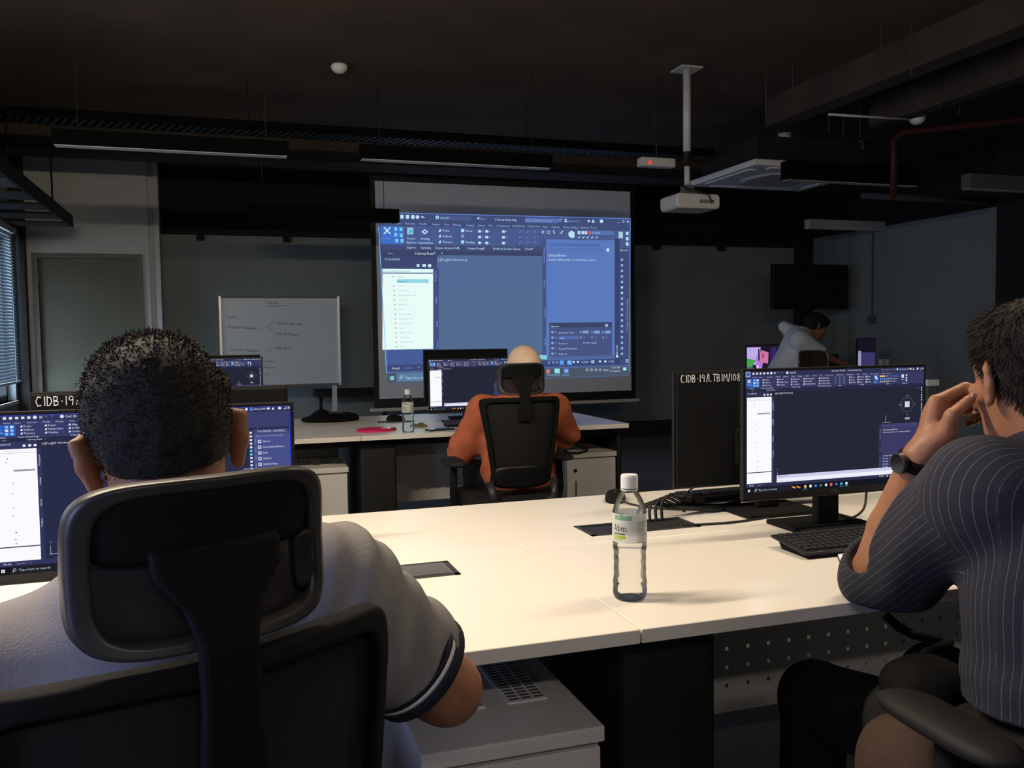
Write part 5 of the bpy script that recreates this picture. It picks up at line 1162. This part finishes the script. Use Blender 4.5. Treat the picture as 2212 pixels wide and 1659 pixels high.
# left hand: knuckles, four fingers bent to the mouth, thumb below the index finger
mc = [ony(2022, 868, 1.195), ony(2026, 872, 1.215), ony(2034, 880, 1.234), ony(2046, 893, 1.248)]
pi_ = [ony(2086, 836, 1.185), ony(2092, 846, 1.207), ony(2098, 862, 1.226), ony(2100, 882, 1.238)]
di = [ony(2112, 846, 1.172), ony(2116, 862, 1.192), ony(2118, 885, 1.208), ony(2112, 905, 1.220)]
ti = [ony(2116, 866, 1.163), ony(2112, 884, 1.180), ony(2100, 902, 1.192), ony(2090, 915, 1.205)]
cm = ony(2030, 955, 1.20)
for i in range(4):
    s.cap(wrL+(cm-wrL)*.2, mc[i], .020, .0135, k=.012); s.cap(mc[i], pi_[i], .0112, .0098, k=.004); s.cap(pi_[i], di[i], .0098, .0086, k=.003); s.cap(di[i], ti[i], .0086, .0074, k=.003)
s.ell((cm+mc[1])/2+[.004, .004, -.004], (.026, .032, .046), k=.015)
tb, tm, tt = ony(2042, 935, 1.165), ony(2056, 898, 1.150), ony(2096, 862, 1.150)
s.cap(wrL+[.008, -.012, .02], tb, .020, .017, k=.015); s.cap(tb, tm, .0165, .0125, k=.008); s.cap(tm, tt, .012, .0092, k=.004)
d = wrR-elR; d /= np.linalg.norm(d); side = np.cross(d, [0, 0, 1.])
s.cap(wrR, wrR+d*.085, .030, .034, k=.02, sq=.55, n=(0, 0, 1))
for off, l in ((-.028, .062), (-.010, .075), (.009, .078), (.027, .07)):
    r0 = wrR+d*.085+side*off; m1 = r0+d*l*.55; s.cap(r0, m1, .0088, .0082, k=.004); s.cap(m1, m1+d*l*.42+np.array([0, 0, -.014]), .0082, .0068, k=.003)
tb2 = wrR+d*.03-side*.026; s.cap(tb2, tb2+d*.05-side*.02, .012, .009, k=.008)
s.build('body', MT['skin2'], pr, B2)
nl = MB().ell(tuple(tt+(tt-tm)*.12+np.array([-.004, -.007, .003])-np.array(B2)), (.006, .003, .005)); nl.build('thumb_nail', mat('nail', (205, 160, 140), .35), pr, True)
h = SDF(ho-.17, ho+.18, .0045); T = lambda *p: ho+hR @ np.array(p)
h.ell(T(0, -.016, .036), (.0855, .107, .098), hR); h.ell(T(0, -.062, -.02), (.068, .048, .070), hR, k=.03); h.ell(T(.01, .055, .085), (.06, .05, .045), hR, k=.03)
q_ = hR.T @ np.array([0, 0, 1.])
def comb(x, y, z):
    a = np.arctan2(z-ho[2]-.02, np.sqrt((x-ho[0])**2+(y-ho[1])**2)); w = np.arctan2(y-ho[1], x-ho[0])
    return .0026*np.sin(34*w+6*a)*np.clip(1.5-a*.6, 0, 1)+.0012*noise3(x, y, z, 300)
h.disp(comb); fade(h, T(0, -.05, -.056), hR @ np.array([0, .64, -.768]), .008, .035)
for q in (-1, 1): h.ell(T(q*.090, -.006, -.008), (.018, .028, .042), hR, k=.004, op='s')
ha_ = h.build('hair', MT['hair'], pr, B2, 0)
oc = T(0, -.01, .13)-np.array(B2)
def flow(p): v = p-oc; v[:, 2] -= .05; return v/np.linalg.norm(v, axis=1)[:, None]
strands(ha_, 9000, .012, .022, (0, 0, 0), MT['hairs'], pr, w=.0006, bend=.16, flow=flow, seed=3)
s = SDF((.96, .80, .45), (1.72, 1.55, 1.12), .0055)
s.cap(shL+[.01, 0, 0], shR, .072, k=.05); s.cap(nb+[0, 0, -.02], nb+[0, -.01, -.09], .078, .12, k=.05); s.ell((1.285, 1.02, .82), (.205, .135, .23), k=.06); s.ell((1.275, 1.01, .62), (.200, .15, .2), k=.06)
s.cap(shL, elL+[.012, -.01, .0], .088, .080, k=.04); s.cap(shR, elR, .085, .075, k=.04); s.ell(elL+[.02, -.02, -.005], (.078, .075, .062), k=.04)
s.cap(elR, elR+(wrR-elR)*.25, .068, .064, k=.03)
def folds2(x, y, z): return .004*np.sin(70*(z+.5*x)+4*np.sin(9*x))*np.clip((.78-z)*9, 0, 1)+.005*np.sin(55*(z*.6+y))*np.clip((1.24-x)*6, 0, 1)*np.clip((y-1.08)*8, 0, 1)*.6+.002*noise3(x, y, z, 45)
s.disp(folds2)
# the forearm leaves the sleeve in front of the elbow: trim the cloth there
fd = (wrL-elL)/np.linalg.norm(wrL-elL); ud = (shL-elL)/np.linalg.norm(shL-elL)
cutn = fd-ud*(fd@ud); cutn /= np.linalg.norm(cutn)
s.cap(elL+fd*.055-np.array([.02, 0, 0]), wrL, .056, .05, k=.01, op='s')
s.plane((0, 0, .655), (0, 0, -1), lo=(.9, .75, .4), hi=(1.75, 1.16, .8)); s.plane((0, 0, .742), (0, 0, -1), lo=(.9, 1.16, .4), hi=(1.75, 1.6, .9))
s.cap(nb+[0, .005, .12], nb+[0, .02, .005], .064, .066, k=.01, op='s')
shirt = s.build('pinstripe_shirt', None, pr, B2, 1)
# stripe coordinate: round the trunk for the body, round the arm for the sleeve
me = shirt.data; co_ = np.zeros(len(me.vertices)*3); me.vertices.foreach_get('co', co_); co_ = co_.reshape(-1, 3)+np.array(B2)
cen = np.zeros(len(me.polygons)*3); me.polygons.foreach_get('center', cen); cen = cen.reshape(-1, 3)+np.array(B2)
lv = np.zeros(len(me.loops), int); me.loops.foreach_get('vertex_index', lv); lp_ = np.repeat(np.arange(len(me.polygons)), 4)
def armang(P, a, b):
    d = (b-a)/np.linalg.norm(b-a); u = np.cross(d, [0, 0, 1.]); u /= np.linalg.norm(u); v = np.cross(d, u); q = P-a; t = q@d
    return np.arctan2(q@v, q@u)*.085, np.linalg.norm(q-np.outer(t, d), axis=1), t
angA, rA, tA = armang(co_, shL, elL); _, rc, tc_ = armang(cen, shL, elL)
sleeve = (rc < .11) & (tc_ > .045) & (cen[:, 0] < 1.245)
yoke = (cen[:, 2] > .985)
angT = np.arctan2(co_[:, 1]-1.0, co_[:, 0]-1.28)*.21
val = np.where(sleeve[lp_], angA[lv], angT[lv])
at = me.attributes.new('stripe', 'FLOAT', 'CORNER'); at.data.foreach_set('value', val.astype(np.float32))
m = mat('navy_pinstripe_cloth', (38, 39, 50), .9, var=.08, scale=200, bump=.15); nt = m.node_tree
an = nt.nodes.new('ShaderNodeAttribute'); an.attribute_name = 'stripe'; m1 = nt.nodes.new('ShaderNodeMath'); m1.operation = 'MULTIPLY'; m1.inputs[1].default_value = 2*math.pi/.0135
m2_ = nt.nodes.new('ShaderNodeMath'); m2_.operation = 'SINE'; m3 = nt.nodes.new('ShaderNodeMath'); m3.operation = 'GREATER_THAN'; m3.inputs[1].default_value = .975
mx = nt.nodes.new('ShaderNodeMixRGB'); mx.inputs[2].default_value = lin((92, 90, 96))+(1,)
nt.links.new(an.outputs['Fac'], m1.inputs[0]); nt.links.new(m1.outputs[0], m2_.inputs[0]); nt.links.new(m2_.outputs[0], m3.inputs[0]); nt.links.new(m3.outputs[0], mx.inputs[0])
bs = nt.nodes['Principled BSDF']; src = bs.inputs['Base Color'].links[0].from_socket; nt.links.new(src, mx.inputs[1]); nt.links.new(mx.outputs[0], bs.inputs['Base Color']); me.materials.append(m)
cl = SDF(nb-.17, nb+.17, .005); cl.cap(nb+[-.008, .015, .09], nb+[0, .008, .0], .074, .094, k=.01); cl.cap(nb+[-.01, .02, .14], nb+[0, .012, -.03], .066, .074, k=.006, op='s'); cl.plane(nb+[0, 0, .072], (.0, .35, 1)); cl.plane(nb+[0, 0, .0], (0, -.2, -1)); cl.build('collar', mat('navy_collar', (38, 39, 50), .9), pr, B2)
# wrist watch
wd = (wrL-elL)/np.linalg.norm(wrL-elL); u = np.cross(wd, [0, 0, 1.]); u /= np.linalg.norm(u); v = np.cross(wd, u); wc = wrL-wd*.012-np.array(B2)
vs = []; n = 36
for q, rr in ((-.011, .0315), (-.009, .0345), (.009, .0345), (.011, .0315), (.011, .028), (-.011, .028)):
    for j in range(n): w = 2*math.pi*j/n; vs.append(wc+wd*q+(u*math.cos(w)+v*math.sin(w))*rr)
st = MB().add(vs, [(i*n+j, i*n+(j+1) % n, ((i+1) % 6)*n+(j+1) % n, ((i+1) % 6)*n+j) for i in range(6) for j in range(n)]).build('watch_strap', MT['bag'], pr, True)
out = ony(1952, 985, 1.205)-np.array(B2)-wc; out -= wd*(out@wd); out /= np.linalg.norm(out)
MB().tube([tuple(wc+out*.033), tuple(wc+out*.043)], .0185, 24).build('watch_case', MT['rim'], st, bevel=.002); MB().tube([tuple(wc+out*.043), tuple(wc+out*.0436)], .0155, 24).build('watch_face', MT['lens'], st)
tr = SDF((.98, .78, .02), (1.65, 1.75, .72), .009)
for q, kx in ((-1, 1.115), (1, 1.42)):
    hp = np.array([1.27+q*.095, .96, .555]); kn = np.array([kx, 1.455, .505]); an_ = kn+[0, .03, -.43]
    tr.cap(hp, kn, .092, .072, k=.03); tr.cap(kn, an_, .068, .056, k=.02)
tr.ell((1.27, .97, .58), (.19, .15, .12), k=.04); tr.build('trousers', MT['dark'], pr, B2)
for kx in (1.115, 1.42):
    kn = np.array([kx, 1.485, 0]); sh = SDF(kn+[-.07, -.12, -.01], kn+[.07, .24, .13], .008); sh.ell(kn+[0, .06, .035], (.045, .135, .04)); sh.cap(kn+[0, -.01, .03], kn+[0, -.005, .10], .045, .042, k=.02); sh.plane(kn+[0, 0, .002], (0, 0, -1)); sh.build('shoe', MT['blk'], pr, B2)
# sling bag on his lap, strap running under the desk edge
b0 = np.array([1.135, 1.19, .625]); sb = thing('sling_bag', tuple(b0), 'small black sling bag with zip on the striped shirt man\'s lap', 'bag')
s = SDF((-.12, -.12, -.09), (.12, .12, .09), .007); s.ell((0, 0, 0), (.075, .065, .058)); s.ell((.03, -.03, -.015), (.06, .05, .045), k=.03); s.disp(lambda x, y, z: .004*noise3(x, y, z, 60)); s.build('body', MT['bag'], sb)
MB().tube([(-.02, -.062, .0), (.01, -.078, -.006), (.03, -.083, -.008)], .0016, 5).build('zip', MT['silver'], sb)
w0, w1, w2 = ony(1912, 1328, 1.35)-b0, ony(1975, 1372, 1.31)-b0, ony(2050, 1388, 1.24)-b0
MB().tube([tuple(w0), tuple((w0+w1)/2+np.array([0, 0, -.006])), tuple(w1), tuple(w2), (.02, .02, .05)], .009, 8).build('strap', MT['bag'], sb, True)
# brown cloth bag between chair arm and thigh
c0 = ony(1925, 1600, 1.17); cb = thing('cloth_bag', (c0[0]+.015, 1.16, .30), 'brown cloth bag tucked under the chair arm beside the pinstriped person', 'bag')
s = SDF((-.12, -.14, -.02), (.12, .14, .36), .008); s.ell((0, 0, .13), (.055, .10, .125)); s.ell((.01, .0, .22), (.05, .085, .075), k=.05); s.disp(lambda x, y, z: .004*noise3(x, y, z, 45, 3.)); s.build('body', MT['khaki'], cb)
MB().tube([(.02, -.05, .28), (.03, -.02, .33), (.03, .02, .33), (.02, .05, .28)], .006, 6).build('handle', MT['khaki'], cb, True)
# ------------------------------------------------------------------ person in orange with the beige head covering
B3 = (1.36, 4.15, 0); po = thing('person', B3, 'person in a rust orange long-sleeved top with a beige head covering, seated', 'person')
hR = frame(math.radians(4), math.radians(8)); ho = ony(1131, 812, 4.16); ho[2] = 1.065; nb = np.array([ho[0]-.01, 4.11, .945])
shL, shR = np.array([1.20, 4.13, .885]), np.array([1.58, 4.12, .88]); elL, elR = np.array([1.115, 4.20, .69]), np.array([1.68, 4.24, .74]); haL, haR = np.array([1.22, 4.52, .77]), np.array([1.54, 4.58, .775])
s = SDF((.90, 3.95, .45), (1.80, 4.75, 1.22), .0085)
head_sdf(s, ho, hR, neck=nb); s.cap(shL, shR, .055, k=.04); s.ell((1.385, 4.12, .75), (.15, .09, .2), k=.05); s.ell((1.385, 4.12, .56), (.15, .1, .1), k=.05)
for sh, el, ha, q in ((shL, elL, haL, -1), (shR, elR, haR, 1)):
    s.cap(sh, el, .045, .04, k=.02); s.cap(el, ha, .04, .028, k=.01); d = (ha-el)/np.linalg.norm(ha-el); side = np.cross(d, [0, 0, 1.]); s.cap(ha, ha+d*.08, .030, .033, k=.02, sq=.55, n=(0, 0, 1))
    for off in (-.028, -.010, .009, .027): s.cap(ha+d*.08+side*off, ha+d*.15+side*off*1.1+np.array([0, 0, -.01]), .0092, .008, k=.003)
    s.cap(ha+d*.03-q*side*.026, ha+d*.075-q*side*.045, .012, .010, k=.006)
s.build('body', MT['skin'], po, B3)
h = SDF(ho-.18, ho+.18, .006); T = lambda *p: ho+hR @ np.array(p)
h.ell(T(0, -.014, .04), (.083, .104, .098), hR); h.ell(T(0, -.04, -.05), (.072, .07, .10), hR, k=.04); h.plane(T(0, .03, -.02), hR @ np.array([0, .9, -.44])); h.build('head_covering', MT['beige'], po, B3)
s = SDF((.90, 3.95, .45), (1.80, 4.75, 1.02), .0075)
s.cap(shL, shR, .07, k=.05); s.cap(nb+[0, 0, .01], nb+[0, 0, -.06], .075, .11, k=.05); s.ell((1.385, 4.12, .74), (.20, .125, .21), k=.06); s.ell((1.385, 4.11, .58), (.20, .135, .14), k=.06)
for sh, el, ha in ((shL, elL, haL), (shR, elR, haR)): s.cap(sh, el, .072, .072, k=.04); s.cap(el, el+(ha-el)*.85, .070, .045, k=.03)
s.disp(lambda x, y, z: .006*np.sin(60*z+20*x+3*np.sin(20*y))*np.clip((.85-z)*8, 0, 1)*np.clip(np.abs(x-1.385)*8-1, 0, 1)+.003*noise3(x, y, z, 40)); s.plane((0, 0, .49), (0, 0, -1)); s.build('tunic', MT['orange'], po, B3)
tr = SDF((1.05, 3.95, .02), (1.65, 4.85, .66), .011)
for q in (-1, 1):
    hp = np.array([1.385+q*.09, 4.1, .55]); kn = np.array([1.385+q*.12, 4.52, .52]); tr.cap(hp, kn, .085, .066, k=.03); tr.cap(kn, kn+[0, .02, -.44], .064, .05, k=.02)
tr.build('trousers', MT['dark'], po, B3)
for q in (-1, 1):
    kn = np.array([1.385+q*.12, 4.54, 0]); sh = SDF(kn+[-.07, -.12, -.01], kn+[.07, .24, .13], .009); sh.ell(kn+[0, .06, .035], (.045, .135, .04)); sh.cap(kn+[0, -.01, .03], kn+[0, -.005, .10], .045, .042, k=.02); sh.plane(kn+[0, 0, .002], (0, 0, -1)); sh.build('shoe', MT['blk'], po, B3)
# ------------------------------------------------------------------ instructor in the white shirt, bent over the desk
Y4 = 7.0; g = lambda x, y, dy=0.: ony(x, y, Y4+dy)
hip = g(1705, 812); B4 = (hip[0], Y4, 0); pi4 = thing('person', B4, 'person in a white short-sleeved shirt bending over the desk under the television', 'person')
ho = g(1762, 706); hR = frame(math.radians(-100), math.radians(25)); nb = g(1737, 722)
shN, shF = g(1728, 735, -.16), g(1720, 724, .13); elN, haN = g(1778, 768, -.18), g(1818, 784, -.12); elF = g(1694, 706, .20); haF = g(1706, 778, .20)
s = SDF(np.array([hip[0]-.45, Y4-.42, .55]), np.array([hip[0]+.85, Y4+.48, 1.55]), .0095)
head_sdf(s, ho, hR, neck=nb); s.cap(shN, shF, .06, k=.04); s.cap(g(1725, 740), hip, .12, .13, k=.05)
s.cap(shN, elN, .045, .04, k=.02); s.cap(elN, haN, .04, .028, k=.01); s.cap(shF, elF, .045, .04, k=.02); s.cap(elF, haF, .04, .028, k=.01)
for ha, el, q in ((haN, elN, -1), (haF, elF, 1)):
    d = (ha-el)/np.linalg.norm(ha-el); side = np.cross(d, [0, 0, 1.]); side /= np.linalg.norm(side); s.cap(ha, ha+d*.08, .030, .033, k=.02, sq=.6, n=(0, 0, 1))
    for off in (-.028, -.010, .009, .027): s.cap(ha+d*.08+side*off, ha+d*.15+side*off*1.1+np.array([0, 0, -.015]), .0095, .0085, k=.003)
    s.cap(ha+d*.03-q*side*.026, ha+d*.075-q*side*.045, .012, .010, k=.006)
s.build('body', MT['skin'], pi4, B4)
h = SDF(ho-.18, ho+.18, .007); T = lambda *p: ho+hR @ np.array(p)
h.ell(T(0, -.016, .038), (.086, .108, .100), hR); h.ell(T(0, -.06, -.02), (.068, .05, .07), hR, k=.03); h.ell(T(0, .06, .085), (.06, .055, .04), hR, k=.03); h.disp(lambda x, y, z: .003*noise3(x, y, z, 120)); h.plane(T(0, -.02, -.045), hR @ np.array([0, .62, -.78])); h.build('hair', MT['hair'], pi4, B4, 0)
s = SDF(np.array([hip[0]-.45, Y4-.42, .55]), np.array([hip[0]+.75, Y4+.48, 1.5]), .0085)
s.cap(shN, shF, .082, k=.05); s.cap(g(1725, 742), hip+[-.05, 0, 0], .135, .155, k=.06, sq=1.25, n=(0, 1, 0)); s.cap(nb+[-.02, 0, 0], g(1725, 738), .075, .11, k=.04); s.cap(shN, elN, .085, .082, k=.04); s.cap(shF, elF, .07, .055, k=.05)
s.disp(lambda x, y, z: .008*np.sin(45*(x-.8*z))*np.clip((1.1-z)*6, 0, 1)+.003*noise3(x, y, z, 35)); s.plane(elN-(elN-shN)*.12, elN-shN, lo=elN-.15, hi=elN+.2); s.cap(nb+[.05, 0, .06], nb, .06, .06, k=.01, op='s'); s.build('white_shirt', MT['wshirt'], pi4, B4)
tr = SDF(np.array([hip[0]-.4, Y4-.35, .02]), np.array([hip[0]+.35, Y4+.35, 1.0]), .012)
for q in (-1, 1): tr.cap(hip+[-.05, q*.09, -.04], (hip[0]-.02, Y4+q*.1, .48), .10, .075, k=.03); tr.cap((hip[0]-.02, Y4+q*.1, .48), (hip[0]-.06, Y4+q*.1, .08), .07, .055, k=.02)
tr.ell(hip+[-.05, 0, -.04], (.15, .19, .12), k=.03); tr.build('trousers', MT['dark'], pi4, B4)
for q in (-1, 1):
    kn = np.array([hip[0]-.06, Y4+q*.1, 0]); sh = SDF(kn+[-.12, -.07, -.01], kn+[.24, .07, .13], .009); sh.ell(kn+[.06, 0, .035], (.135, .045, .04)); sh.cap(kn+[0, 0, .03], kn+[0, 0, .10], .045, .042, k=.02); sh.plane(kn+[0, 0, .002], (0, 0, -1)); sh.build('shoe', MT['blk'], pi4, B4)
